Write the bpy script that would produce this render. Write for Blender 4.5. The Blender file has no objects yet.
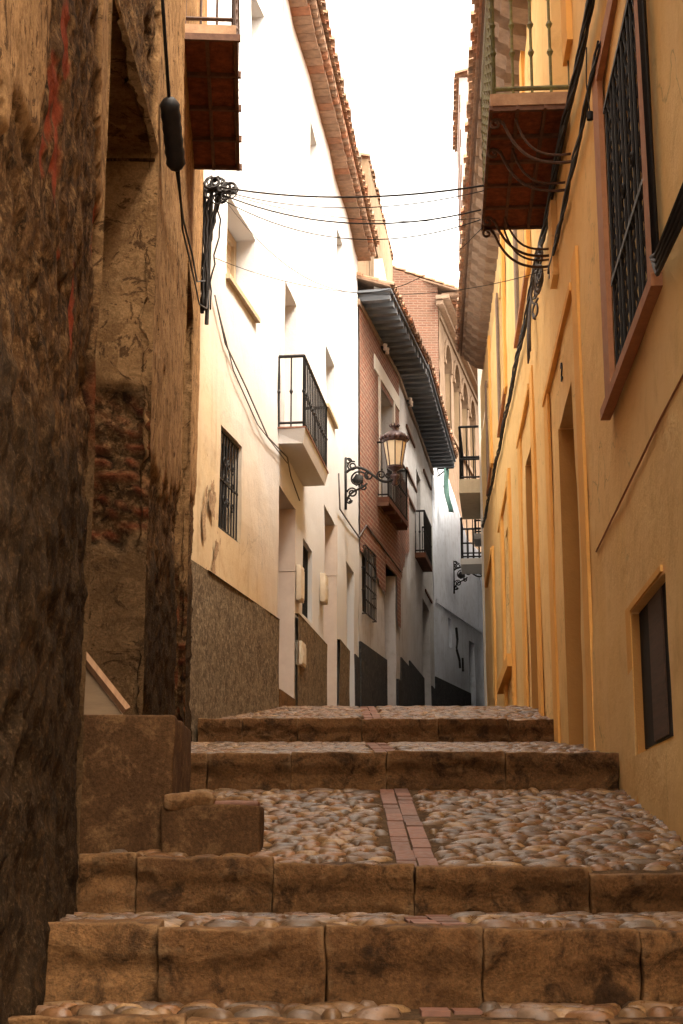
import bpy, math, random
from mathutils import Vector, noise
random.seed(7)
R_ = math.radians
sc = bpy.context.scene
COL = sc.collection

# ------------------------------------------------------------------ camera
cam = bpy.data.cameras.new('camera'); camo = bpy.data.objects.new('camera', cam); COL.objects.link(camo)
cam.sensor_fit = 'VERTICAL'; cam.sensor_height = 36.0; cam.sensor_width = 24.0
cam.lens = 1480 / 1024 * 36
cam.clip_start = 0.05; cam.clip_end = 2000
PITCH = math.atan((855 - 512) / 1480)
camo.location = (0, 0, 0); camo.rotation_euler = (math.pi / 2 + PITCH, 0, 0)
sc.camera = camo

# ------------------------------------------------------------------ world, sun, exposure
SUN_EL, SUN_AZ = R_(60), R_(125)      # azimuth clockwise from +Y (the view direction)
w = bpy.data.worlds.new('World'); sc.world = w; w.use_nodes = True
nt = w.node_tree; nt.nodes.clear()
sky = nt.nodes.new('ShaderNodeTexSky'); sky.sky_type = 'NISHITA'; sky.sun_disc = False
sky.sun_elevation = SUN_EL; sky.sun_rotation = SUN_AZ; sky.dust_density = 4.0; sky.air_density = 1.0; sky.ozone_density = 0.6
hs = nt.nodes.new('ShaderNodeHueSaturation'); hs.inputs['Saturation'].default_value = 0.30
wm = nt.nodes.new('ShaderNodeMix'); wm.data_type = 'RGBA'; wm.blend_type = 'MULTIPLY'; wm.inputs[0].default_value = 1.0
wm.inputs[7].default_value = (1.0, 0.885, 0.72, 1)
bg = nt.nodes.new('ShaderNodeBackground'); bg.inputs[1].default_value = 0.15
ow = nt.nodes.new('ShaderNodeOutputWorld')
nt.links.new(sky.outputs[0], hs.inputs['Color']); nt.links.new(hs.outputs[0], wm.inputs[6])
nt.links.new(wm.outputs[2], bg.inputs[0]); nt.links.new(bg.outputs[0], ow.inputs[0])
sl = bpy.data.lights.new('sun', 'SUN'); sl.energy = 0.8; sl.angle = R_(14); sl.color = (1, 0.93, 0.82)
so = bpy.data.objects.new('sun', sl); COL.objects.link(so); so.location = (0, -5, 30)
sd = Vector((math.sin(SUN_AZ) * math.cos(SUN_EL), math.cos(SUN_AZ) * math.cos(SUN_EL), math.sin(SUN_EL)))
so.rotation_euler = sd.to_track_quat('Z', 'Y').to_euler()
sc.view_settings.view_transform = 'Standard'; sc.view_settings.look = 'None'
sc.view_settings.gamma = 1; sc.view_settings.use_curve_mapping = False
sc.view_settings.exposure = 3.05
sc.render.engine = 'CYCLES'
sc.cycles.max_bounces = 10; sc.cycles.diffuse_bounces = 7

# ------------------------------------------------------------------ materials
def new_mat(name):
    m = bpy.data.materials.new(name); m.use_nodes = True
    n = m.node_tree; b = n.nodes['Principled BSDF']
    return m, n, b

def nz(n, vec, scale, detail=6, rough=0.6, dist=0.0):
    t = n.nodes.new('ShaderNodeTexNoise'); t.inputs['Scale'].default_value = scale
    t.inputs['Detail'].default_value = detail; t.inputs['Roughness'].default_value = rough
    t.inputs['Distortion'].default_value = dist
    n.links.new(vec, t.inputs['Vector']); return t.outputs['Fac']

def ramp(n, fac, p0, p1, c0=(0, 0, 0, 1), c1=(1, 1, 1, 1)):
    r = n.nodes.new('ShaderNodeValToRGB'); e = r.color_ramp.elements
    e[0].position = p0; e[1].position = p1; e[0].color = c0; e[1].color = c1
    n.links.new(fac, r.inputs[0]); return r.outputs['Color']

def mix(n, fac, a, b, blend='MIX'):
    x = n.nodes.new('ShaderNodeMix'); x.data_type = 'RGBA'; x.blend_type = blend
    for s, v in ((0, fac), (6, a), (7, b)):
        if hasattr(v, 'is_linked') or hasattr(v, 'links'): n.links.new(v, x.inputs[s])
        elif s == 0: x.inputs[0].default_value = v
        else: x.inputs[s].default_value = (*v, 1) if len(v) == 3 else v
    return x.outputs[2]

def bump(n, h, b, strength, dist=0.01, prev=None):
    bp = n.nodes.new('ShaderNodeBump'); bp.inputs['Strength'].default_value = strength
    bp.inputs['Distance'].default_value = dist
    n.links.new(h, bp.inputs['Height'])
    if prev: n.links.new(prev, bp.inputs['Normal'])
    n.links.new(bp.outputs[0], b.inputs['Normal']); return bp.outputs[0]

def pos(n, sx=1, sy=1, sz=1):
    g = n.nodes.new('ShaderNodeNewGeometry'); mp = n.nodes.new('ShaderNodeMapping')
    mp.inputs['Scale'].default_value = (sx, sy, sz)
    n.links.new(g.outputs['Position'], mp.inputs['Vector']); return mp.outputs[0]

def plaster(name, c, c2, stain=None, stain_amt=0.3, rough=0.9, fine=60, bumpd=0.004, big=0.7, streak=True, crack=0.0):
    """painted lime plaster: broad tone drift, worn blotches, thin vertical runs, grain"""
    m, n, b = new_mat(name); p = pos(n)
    f = ramp(n, nz(n, p, big, 5, .55, .4), .32, .68)
    col = mix(n, f, c, c2)
    f2 = ramp(n, nz(n, p, 4.5, 8, .7, .3), .50, .72)
    s = stain or tuple(k * .62 for k in c)
    k = n.nodes.new('ShaderNodeMath'); k.operation = 'MULTIPLY'; k.inputs[1].default_value = stain_amt
    n.links.new(f2, k.inputs[0]); col = mix(n, k.outputs[0], col, s)
    if streak:
        pv = pos(n, 7, 7, .35)
        f3 = ramp(n, nz(n, pv, 1.0, 6, .65), .53, .78)
        k2 = n.nodes.new('ShaderNodeMath'); k2.operation = 'MULTIPLY'; k2.inputs[1].default_value = stain_amt * .9
        n.links.new(f3, k2.inputs[0]); col = mix(n, k2.outputs[0], col, tuple(q * .75 for q in s))
    ck = None
    if crack:
        wv = n.nodes.new('ShaderNodeVectorMath'); wv.operation = 'ADD'
        tn = n.nodes.new('ShaderNodeTexNoise'); tn.inputs['Scale'].default_value = 2.2; tn.inputs['Detail'].default_value = 8; n.links.new(p, tn.inputs['Vector'])
        n.links.new(p, wv.inputs[0]); n.links.new(tn.outputs['Color'], wv.inputs[1])
        vo = n.nodes.new('ShaderNodeTexVoronoi'); vo.feature = 'DISTANCE_TO_EDGE'; vo.inputs['Scale'].default_value = .75; n.links.new(wv.outputs[0], vo.inputs['Vector'])
        ck = ramp(n, vo.outputs['Distance'], .0, .010, (1, 1, 1, 1), (0, 0, 0, 1))
        msk = ramp(n, nz(n, p, .8, 3, .5), .48, .60); mm = n.nodes.new('ShaderNodeMath'); mm.operation = 'MULTIPLY'; n.links.new(ck, mm.inputs[0]); n.links.new(msk, mm.inputs[1])
        m3 = n.nodes.new('ShaderNodeMath'); m3.operation = 'MULTIPLY'; m3.inputs[1].default_value = crack; n.links.new(mm.outputs[0], m3.inputs[0])
        col = mix(n, m3.outputs[0], col, tuple(q * .3 for q in c))
    # small chips where the paint has come off
    ch = ramp(n, nz(n, p, 13, 5, .6, .6), .70, .73); k4 = n.nodes.new('ShaderNodeMath'); k4.operation = 'MULTIPLY'; k4.inputs[1].default_value = stain_amt
    n.links.new(ch, k4.inputs[0]); col = mix(n, k4.outputs[0], col, tuple(min(1, q * 1.15) for q in s))
    n.links.new(col, b.inputs['Base Color']); b.inputs['Roughness'].default_value = rough
    b.inputs['Specular IOR Level'].default_value = .12
    q = bump(n, nz(n, p, 9, 6, .6), b, .5, bumpd * 3)
    fl = n.nodes.new('ShaderNodeMath'); fl.operation = 'MULTIPLY'; n.links.new(ramp(n, nz(n, p, 30, 4, .65), .54, .60), fl.inputs[0]); n.links.new(ramp(n, nz(n, p, 1.1, 4, .6), .50, .58), fl.inputs[1])
    q = bump(n, fl.outputs[0], b, -.7, .006, q)
    q = bump(n, ch, b, -.5, .004, q)
    bump(n, nz(n, p, fine, 4, .7), b, .6, bumpd, q)
    return m

def rough_stone(name, c, c2, c3, scale=6, grain=45, bd=.012, rough=.9, isl=False):
    m, n, b = new_mat(name); p = pos(n)
    col = mix(n, ramp(n, nz(n, p, scale, 8, .7, .6), .35, .65), c, c2)
    col = mix(n, ramp(n, nz(n, p, scale * 3.1, 8, .75, .5), .50, .62), col, c3)
    g = ramp(n, nz(n, p, grain * 1.2, 4, .85), .32, .68, (.55, .55, .55, 1), (1.38, 1.38, 1.38, 1))
    col = mix(n, 1.0, col, g, 'MULTIPLY')
    if isl:
        gi = n.nodes.new('ShaderNodeNewGeometry')
        col = mix(n, 1.0, col, ramp(n, gi.outputs['Random Per Island'], 0, 1, (.82, .78, .74, 1), (1.2, 1.2, 1.18, 1)), 'MULTIPLY')
        col = mix(n, ramp(n, gi.outputs['Pointiness'], .515, .57), col, (.31, .185, .09))
    n.links.new(col, b.inputs['Base Color']); b.inputs['Roughness'].default_value = rough
    b.inputs['Specular IOR Level'].default_value = .10
    q = bump(n, nz(n, p, scale * 2, 8, .7, .5), b, .8, bd * 1.6)
    bump(n, nz(n, p, grain, 5, .75), b, .8, bd * .5, q)
    return m

def island(name, cols, rough=.6, grain=40, bd=.003, spec=.5, tint=.25):
    """separate pieces (tiles, cobbles, bricks) each with its own colour"""
    m, n, b = new_mat(name); p = pos(n)
    g = n.nodes.new('ShaderNodeNewGeometry')
    r = n.nodes.new('ShaderNodeValToRGB'); r.color_ramp.interpolation = 'LINEAR'
    while len(r.color_ramp.elements) < len(cols): r.color_ramp.elements.new(.5)
    for i, cc in enumerate(cols):
        r.color_ramp.elements[i].position = i / (len(cols) - 1); r.color_ramp.elements[i].color = (*cc, 1)
    n.links.new(g.outputs['Random Per Island'], r.inputs[0])
    f = ramp(n, nz(n, p, grain * .5, 6, .7), .3, .75, (1 - tint * 1.4,) * 3 + (1,), (1 + tint,) * 3 + (1,))
    col = mix(n, 1.0, r.outputs['Color'], f, 'MULTIPLY')
    n.links.new(col, b.inputs['Base Color'])
    rr = ramp(n, nz(n, p, grain, 4, .6), .3, .7, (rough - .14,) * 3 + (1,), (rough + .2,) * 3 + (1,))
    n.links.new(rr, b.inputs['Roughness']); b.inputs['Specular IOR Level'].default_value = spec
    bump(n, nz(n, p, grain, 5, .7), b, .6, bd)
    return m

def brick_mat(name, cols, mortar, sx=.27, sz=.078, axis='y', bd=.008, msize=.016):
    m, n, b = new_mat(name)
    g = n.nodes.new('ShaderNodeNewGeometry'); sp = n.nodes.new('ShaderNodeSeparateXYZ'); cb = n.nodes.new('ShaderNodeCombineXYZ')
    n.links.new(g.outputs['Position'], sp.inputs[0])
    n.links.new(sp.outputs['Y' if axis == 'y' else 'X'], cb.inputs[0]); n.links.new(sp.outputs['Z'], cb.inputs[1])
    t = n.nodes.new('ShaderNodeTexBrick'); n.links.new(cb.outputs[0], t.inputs['Vector'])
    t.inputs['Scale'].default_value = 1; t.inputs['Brick Width'].default_value = sx; t.inputs['Row Height'].default_value = sz
    t.inputs['Mortar Size'].default_value = msize; t.inputs['Mortar Smooth'].default_value = .3
    t.inputs['Color1'].default_value = (*cols[0], 1); t.inputs['Color2'].default_value = (*cols[1], 1); t.inputs['Mortar'].default_value = (*mortar, 1)
    p = pos(n)
    col = mix(n, ramp(n, nz(n, p, 1.6, 7, .7, .5), .45, .72), t.outputs['Color'], cols[2])
    gg = ramp(n, nz(n, p, 30, 5, .8), .3, .7, (.7, .7, .7, 1), (1.2, 1.2, 1.2, 1))
    col = mix(n, 1.0, col, gg, 'MULTIPLY')
    n.links.new(col, b.inputs['Base Color']); b.inputs['Roughness'].default_value = .92
    inv = n.nodes.new('ShaderNodeMath'); inv.operation = 'SUBTRACT'; inv.inputs[0].default_value = 1
    n.links.new(t.outputs['Fac'], inv.inputs[1])
    q = bump(n, inv.outputs[0], b, .8, bd); bump(n, nz(n, p, 35, 5, .7), b, .6, .004, q)
    return m

def simple(name, c, c2=None, rough=.6, metal=0, scale=12, bd=.002, spec=.5):
    m, n, b = new_mat(name); p = pos(n)
    c2 = c2 or tuple(k * .6 for k in c)
    n.links.new(mix(n, ramp(n, nz(n, p, scale, 7, .7), .35, .7), c, c2), b.inputs['Base Color'])
    b.inputs['Roughness'].default_value = rough; b.inputs['Metallic'].default_value = metal
    b.inputs['Specular IOR Level'].default_value = spec
    bump(n, nz(n, p, scale * 4, 4, .6), b, .5, bd); return m

def wood(name, c, c2, ax=(2, 2, 30), rough=.75):
    m, n, b = new_mat(name); p = pos(n, *ax)
    f = nz(n, p, 1.0, 8, .7, .4)
    n.links.new(mix(n, ramp(n, f, .35, .65), c, c2), b.inputs['Base Color'])
    b.inputs['Roughness'].default_value = rough; bump(n, f, b, .6, .004); return m

M = {}
M['yellow'] = plaster('yellow_plaster', (.87, .61, .285), (.81, .53, .215), (.62, .38, .15), .55, bumpd=.006, big=.9, streak=False, crack=.6)
M['orange'] = plaster('orange_trim', (.86, .49, .15), (.80, .43, .12), (.56, .29, .09), .45, bumpd=.004, streak=False)
M['yellow_pale'] = plaster('pale_yellow_plaster', (.72, .52, .27), (.66, .44, .20), (.45, .28, .12), .35)
M['cream'] = plaster('cream_wash', (.78, .66, .47), (.72, .58, .38), (.55, .38, .2), .32, big=.5)
M['white'] = plaster('white_wash', (.68, .65, .61), (.62, .57, .50), (.55, .45, .33), .25, big=.4)
M['bluewhite'] = plaster('blue_white_wash', (.72, .77, .87), (.60, .64, .72), (.34, .34, .38), .5, big=.6)
M['greyplaster'] = plaster('grey_plaster', (.52, .515, .53), (.43, .42, .42), (.28, .25, .23), .55)
M['plinth'] = rough_stone('rough_render', (.20, .145, .088), (.085, .060, .037), (.31, .235, .15), 7, 60, .014)
M['bare'] = rough_stone('bare_render', (.40, .27, .16), (.30, .19, .11), (.22, .14, .08), 6, 50, .01)
M['plinth_dark'] = rough_stone('dark_render', (.055, .055, .058), (.035, .036, .04), (.085, .08, .078), 4, 50, .01)
M['kerb'] = rough_stone('kerb_stone', (.215, .108, .042), (.115, .055, .022), (.050, .025, .011), 2.3, 60, .024, .55, isl=True)
M['mud'] = rough_stone('packed_earth', (.115, .066, .032), (.06, .035, .018), (.16, .095, .05), 9, 60, .012, .95)
M['cobble'] = island('cobble_stone', [(.070, .038, .018), (.235, .122, .048), (.145, .088, .050), (.19, .084, .031), (.078, .046, .026), (.31, .18, .08), (.105, .055, .026), (.235, .108, .042), (.17, .125, .090), (.085, .045, .022)], .34, 45, .005, .45, .28)
M['gutter'] = island('gutter_brick', [(.19, .085, .055), (.25, .115, .075), (.22, .10, .062), (.155, .08, .055)], .6, 40, .003, .4)
M['tile'] = island('roof_tile', [(0.286, 0.150, 0.088), (0.374, 0.224, 0.136), (0.224, 0.136, 0.088), (0.408, 0.272, 0.184), (0.340, 0.136, 0.068), (0.245, 0.184, 0.136)], .85, 25, .006, .3, .35)
M['soffit_brick'] = island('soffit_tile', [(0.272, 0.177, 0.116), (0.326, 0.204, 0.136), (0.231, 0.150, 0.102), (0.340, 0.150, 0.082)], .85, 25, .005, .3, .3)
M['soffit_dark'] = simple('dark_soffit', (.15, .095, .065), (.10, .06, .045), .9, 0, 9, .006, .2)
M['corbel'] = simple('corbel_plaster', (.30, .215, .155), (.19, .13, .095), .9, 0, 9, .006, .2)
M['bluewood'] = wood('blue_grey_wood', (.15, .165, .19), (.085, .095, .11))
M['iron'] = simple('black_iron', (.010, .010, .011), (.022, .018, .016), .6, .0, 30, .001, .25)
M['rust_iron'] = simple('rusty_iron', (.05, .028, .02), (.10, .045, .025), .7, .2, 40, .002)
M['patina'] = simple('green_painted_iron', (.17, .17, .05), (.09, .06, .03), .6, .1, 25, .002)
M['slab_red'] = simple('rust_red_slab', (.27, .085, .042), (.09, .036, .022), .95, 0, 14, .014, .1)
M['slab_brown'] = simple('brown_slab', (.15, .06, .035), (.075, .032, .02), .85, 0, 6, .008, .2)
M['slab_beam'] = simple('rusty_beam', (.09, .045, .03), (.16, .08, .05), .85, 0, 14, .004, .3)
M['slab_edge'] = simple('slab_edge_plaster', (.42, .26, .15), (.25, .14, .08), .9, 0, 9, .006)
M['brick'] = brick_mat('old_red_brick', [(.21, .055, .027), (.125, .036, .021), (.17, .085, .055)], (.27, .18, .125))
M['brick_pale'] = brick_mat('pale_brick', [(.165, .070, .042), (.115, .048, .030), (.15, .085, .055)], (.18, .115, .08), axis='x')
M['stonearc'] = plaster('arcade_stone', (.175, .120, .082), (.13, .086, .056), (.08, .05, .032), .6)
M['niche'] = plaster('niche_plaster', (.24, .17, .11), (.18, .13, .08), None, .4)
M['brownstone'] = simple('brown_stone_trim', (.44, .21, .10), (.32, .14, .07), .8, 0, 12, .004, .3)
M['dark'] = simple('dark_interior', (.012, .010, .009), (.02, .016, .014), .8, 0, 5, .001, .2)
M['door_wood'] = wood('dark_door_wood', (.09, .045, .025), (.05, .026, .015))
M['door_pale'] = plaster('pale_shutter', (.55, .42, .28), (.5, .38, .25), None, .2, streak=False)
M['tilewhite'] = simple('pale_marble_jamb', (.66, .55, .47), (.56, .45, .38), .5, 0, 3, .001)
M['orange_shaded'] = plaster('shaded_orange_jamb', (.52, .26, .08), (.44, .21, .06), None, .3, streak=False)  # trim orange darkened in colour to shade the jambs that catch rear light
M['frame_tan'] = simple('tan_frame', (.46, .36, .235), (.38, .28, .17), .6)
M['cable'] = simple('black_cable', (.010, .009, .010), (.020, .016, .014), .6, 0, 20, .001, .25)
M['cable_grey'] = simple('grey_cable', (.12, .11, .11), (.06, .05, .05), .6, 0, 20, .001)
M['lampglass'] = simple('frosted_glass', (.72, .60, .42), (.64, .50, .33), .35, 0, 4, .0005)
M['lampmetal'] = simple('lamp_metal', (.045, .022, .022), (.08, .045, .045), .35, .4, 30, .001)
M['boxpaint'] = simple('cream_box_paint', (.66, .58, .46), (.56, .47, .35), .55, 0, 8, .001)
M['teal'] = simple('teal_cloth', (.05, .15, .13), (.12, .22, .20), .8, 0, 9, .004)
M['woodlight'] = wood('weathered_lath', (.36, .20, .10), (.22, .11, .055), (30, 3, 3))
M['board'] = wood('pale_board', (.30, .20, .11), (.22, .14, .08), (2, 2, 20))
M['block'] = rough_stone('cement_block', (.105, .052, .021), (.062, .030, .013), (.15, .080, .034), 3, 60, .010, .9)
M['clad'] = simple('weathered_cladding', (.50, .42, .40), (.38, .31, .29), .8, 0, 5, .004)
M['glass'] = simple('window_glass', (.03, .035, .04), (.05, .05, .05), .12, 0, 3, .0002, .6)

# old wall: colour follows a vertex layer 'layer' (0 rubble, 1 plaster) and 'red' (exposed brick), 'cem' dark cement
def old_wall_mat():
    m, n, b = new_mat('old_peeling_wall'); p = pos(n)
    def at(nm):
        a = n.nodes.new('ShaderNodeAttribute'); a.attribute_name = nm; return a.outputs['Fac']
    rub = mix(n, ramp(n, nz(n, p, 7, 9, .75, .6), .35, .66), (.145, .072, .028), (.046, .023, .010))
    rub = mix(n, ramp(n, nz(n, p, 22, 7, .8), .48, .62), rub, (.27, .155, .068)); rub = mix(n, ramp(n, nz(n, p, 11, 8, .8, 1.2), .50, .60), rub, (.032, .018, .009))
    cem = mix(n, ramp(n, nz(n, p, 5, 9, .75, .4), .35, .7), (.060, .034, .016), (.022, .014, .008))
    cem = mix(n, ramp(n, nz(n, p, 60, 5, .8), .52, .66), cem, (.13, .08, .040)); cem = mix(n, ramp(n, nz(n, p, 16, 8, .8, .8), .52, .64), cem, (.090, .047, .019))
    pla = mix(n, ramp(n, nz(n, p, 2.5, 7, .65, .5), .35, .68), (.52, .305, .14), (.38, .215, .095))
    pla = mix(n, ramp(n, nz(n, p, 9, 9, .75, 1.0), .47, .66), pla, (.24, .13, .055)); pla = mix(n, ramp(n, nz(n, p, 3.2, 8, .7, 1.5), .52, .54), pla, (.30, .165, .07)); pla = mix(n, ramp(n, nz(n, p, 5.5, 9, .75, 2.0), .56, .575), pla, (.13, .068, .030))
    red = mix(n, ramp(n, nz(n, p, 18, 6, .7), .4, .7), (.30, .060, .024), (.18, .042, .02))
    col = mix(n, at('cem'), rub, cem)
    col = mix(n, at('red'), col, red)
    col = mix(n, at('layer'), col, pla)
    g = ramp(n, nz(n, p, 90, 3, .8), .3, .7, (.7, .7, .7, 1), (1.2, 1.2, 1.2, 1))
    col = mix(n, 1.0, col, g, 'MULTIPLY')
    n.links.new(col, b.inputs['Base Color']); b.inputs['Roughness'].default_value = .95
    b.inputs['Specular IOR Level'].default_value = .06
    q = bump(n, nz(n, p, 14, 9, .75, .6), b, 1.0, .035); bump(n, nz(n, p, 60, 6, .8), b, 1.0, .010, q)
    return m
M['oldwall'] = old_wall_mat()

# ------------------------------------------------------------------ mesh builder
class MB:
    def __init__(s): s.v = []; s.f = []
    def add(s, vs, fs):
        k = len(s.v); s.v += [tuple(a) for a in vs]; s.f += [tuple(i + k for i in q) for q in fs]; return k
    def hexa(s, p):   # 8 points: bottom 4 then top 4
        s.add(p, [(0, 3, 2, 1), (4, 5, 6, 7), (0, 1, 5, 4), (1, 2, 6, 5), (2, 3, 7, 6), (3, 0, 4, 7)])
    def box(s, a, b):
        x0, y0, z0 = a; x1, y1, z1 = b
        s.hexa([(x0, y0, z0), (x1, y0, z0), (x1, y1, z0), (x0, y1, z0), (x0, y0, z1), (x1, y0, z1), (x1, y1, z1), (x0, y1, z1)])
    def wbox(s, W, u0, u1, w0, w1, z0, z1):   # box in a wall's own frame
        s.hexa([W.P(u0, w0, z0), W.P(u1, w0, z0), W.P(u1, w1, z0), W.P(u0, w1, z0), W.P(u0, w0, z1), W.P(u1, w0, z1), W.P(u1, w1, z1), W.P(u0, w1, z1)])
    def quad(s, a, b, c, d): s.add([a, b, c, d], [(0, 1, 2, 3)])
    def tube(s, pts, r, seg=6, cap=True):
        pts = [Vector(p) for p in pts]; n = len(pts)
        rs = r if isinstance(r, (list, tuple)) else [r] * n
        t0 = (pts[1] - pts[0]).normalized()
        up = Vector((0, 0, 1)) if abs(t0.z) < .9 else Vector((1, 0, 0))
        a = t0.cross(up).normalized(); vs = []
        for i, p in enumerate(pts):
            t = (pts[min(i + 1, n - 1)] - pts[max(i - 1, 0)])
            if t.length < 1e-9: t = t0
            t.normalize(); a = (a - t * a.dot(t))
            if a.length < 1e-6: a = t.orthogonal()
            a.normalize(); bb = t.cross(a)
            for k in range(seg):
                an = 2 * math.pi * k / seg
                vs.append(p + (a * math.cos(an) + bb * math.sin(an)) * rs[i])
        fs = []
        for i in range(n - 1):
            for k in range(seg):
                fs.append((i * seg + k, i * seg + (k + 1) % seg, (i + 1) * seg + (k + 1) % seg, (i + 1) * seg + k))
        if cap: fs.append(tuple(range(seg - 1, -1, -1))); fs.append(tuple(range((n - 1) * seg, n * seg)))
        s.add(vs, fs)
    def lathe(s, c, prof, seg=12, ax=None, ay=None, az=None, scallop=0, rot=0):
        c = Vector(c); ax = ax or Vector((1, 0, 0)); ay = ay or Vector((0, 1, 0)); az = az or Vector((0, 0, 1))
        vs = []; fs = []
        for (r, z) in prof:
            for k in range(seg):
                an = rot + 2 * math.pi * k / seg; rr = max(r, 1e-4) * (1 + (scallop if k % 2 else -scallop))
                vs.append(c + ax * (rr * math.cos(an)) + ay * (rr * math.sin(an)) + az * z)
        for i in range(len(prof) - 1):
            for k in range(seg):
                fs.append((i * seg + k, i * seg + (k + 1) % seg, (i + 1) * seg + (k + 1) % seg, (i + 1) * seg + k))
        s.add(vs, fs)
    def build(s, name, mat, parent=None, smooth=False, attrs=None):
        me = bpy.data.meshes.new(name)
        base = Vector(parent.get('_b', (0, 0, 0))) if parent is not None else Vector((0, 0, 0))
        me.from_pydata([tuple(Vector(v) - base) for v in s.v], [], s.f)
        me.materials.append(mat if not isinstance(mat, str) else M[mat])
        if smooth: me.polygons.foreach_set('use_smooth', [True] * len(me.polygons))
        if attrs:
            for k, vals in attrs.items():
                a = me.attributes.new(k, 'FLOAT', 'POINT'); a.data.foreach_set('value', vals)
        me.update()
        o = bpy.data.objects.new(name, me); COL.objects.link(o)
        if parent is not None:
            o.parent = parent; o['_b'] = tuple(base)
        return o

def sub(o):   # children of a part share the frame of their thing
    return o
def tag(o, label, cat, group=None):
    o['label'] = label; o['category'] = cat
    if group: o['group'] = group
    return o
def thing(name, label, cat, loc, group=None):
    o = bpy.data.objects.new(name, None); COL.objects.link(o); o.location = loc; o['_b'] = tuple(loc)
    o.empty_display_size = .3
    return tag(o, label, cat, group)
def solo(name, mb, mat, label, cat, group=None, smooth=False):
    """a thing that is a single mesh, origin at the centre of its foot"""
    xs = [v[0] for v in mb.v]; ys = [v[1] for v in mb.v]; zs = [v[2] for v in mb.v]
    b = Vector(((min(xs) + max(xs)) / 2, (min(ys) + max(ys)) / 2, min(zs)))
    mb.v = [tuple(Vector(v) - b) for v in mb.v]
    o = mb.build(name, mat, None, smooth); o.location = b; return tag(o, label, cat, group)
def struct(name, mb, mat, smooth=False):
    o = mb.build(name, mat, None, smooth); o['kind'] = 'structure'; return o

class Wall:
    """a vertical facade from A to B; side=+1: the street lies to its right, -1: to its left"""
    def __init__(s, A, B, side):
        s.A = Vector((*A, 0)); s.B = Vector((*B, 0)); d = s.B - s.A; s.L = d.length; s.d = d.normalized(); s.side = side
        s.n = Vector((s.d.y, -s.d.x, 0)) * side
    def P(s, u, w, z): return s.A + s.d * u + s.n * w + Vector((0, 0, z))

def grid_facade(W, u0, u1, z0, z1, ops, step=.3, amp=.012, depth=5.0, ends=True, top=True, seed=0, ztop=None):
    """wall surface with real openings: front cells, reveals and the back of every recess"""
    mb = MB()
    def breaks(a, b, ex):
        xs = sorted(set([round(a, 4), round(b, 4)] + [round(e, 4) for e in ex if a < e < b]))
        out = []
        for i in range(len(xs) - 1):
            k = max(1, int(math.ceil((xs[i + 1] - xs[i]) / step)))
            out += [xs[i] + (xs[i + 1] - xs[i]) * j / k for j in range(k)]
        return out + [xs[-1]]
    us = breaks(u0, u1, [o[0] for o in ops] + [o[1] for o in ops]); zs = breaks(z0, z1, [o[2] for o in ops] + [o[3] for o in ops])
    def dis(u, z): return amp * (noise.noise(Vector((u * .7, z * .7, seed))) * 1.6 + noise.noise(Vector((u * 2.3, z * 2.3, seed + 9))) * .7)
    idx = {}
    def V(i, j):
        if (i, j) not in idx: idx[(i, j)] = len(mb.v); mb.v.append(tuple(W.P(us[i], dis(us[i], zs[j]), zs[j])))
        return idx[(i, j)]
    def flip(f): return f if W.side < 0 else f[::-1]
    for i in range(len(us) - 1):
        for j in range(len(zs) - 1):
            cu = (us[i] + us[i + 1]) / 2; cz = (zs[j] + zs[j + 1]) / 2
            if any(o[0] < cu < o[1] and o[2] < cz < o[3] for o in ops): continue
            mb.f.append(flip((V(i, j), V(i, j + 1), V(i + 1, j + 1), V(i + 1, j))))
    for o in ops:
        a, b, c, d, dep = o[:5]
        iu = [i for i, u in enumerate(us) if a - 1e-4 <= u <= b + 1e-4]; jz = [j for j, z in enumerate(zs) if c - 1e-4 <= z <= d + 1e-4]
        loop = [(i, jz[0]) for i in iu] + [(iu[-1], j) for j in jz[1:]] + [(i, jz[-1]) for i in reversed(iu[:-1])] + [(iu[0], j) for j in reversed(jz[1:-1])]
        bk = []
        for (i, j) in loop: bk.append(len(mb.v)); mb.v.append(tuple(W.P(us[i], -dep, zs[j])))
        for k in range(len(loop)):
            k2 = (k + 1) % len(loop); mb.f.append((V(*loop[k]), V(*loop[k2]), bk[k2], bk[k]))
        mb.f.append(tuple(bk))
    if ends:
        for u in (u0, u1): mb.quad(W.P(u, 0.0, z0), W.P(u, -depth, z0), W.P(u, -depth, z1), W.P(u, 0.0, z1))
        mb.quad(W.P(u0, -depth, z0), W.P(u1, -depth, z0), W.P(u1, -depth, z1), W.P(u0, -depth, z1))
    if top: mb.quad(W.P(u0, 0, z1), W.P(u1, 0, z1), W.P(u1, -depth, z1), W.P(u0, -depth, z1))
    return mb

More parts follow.
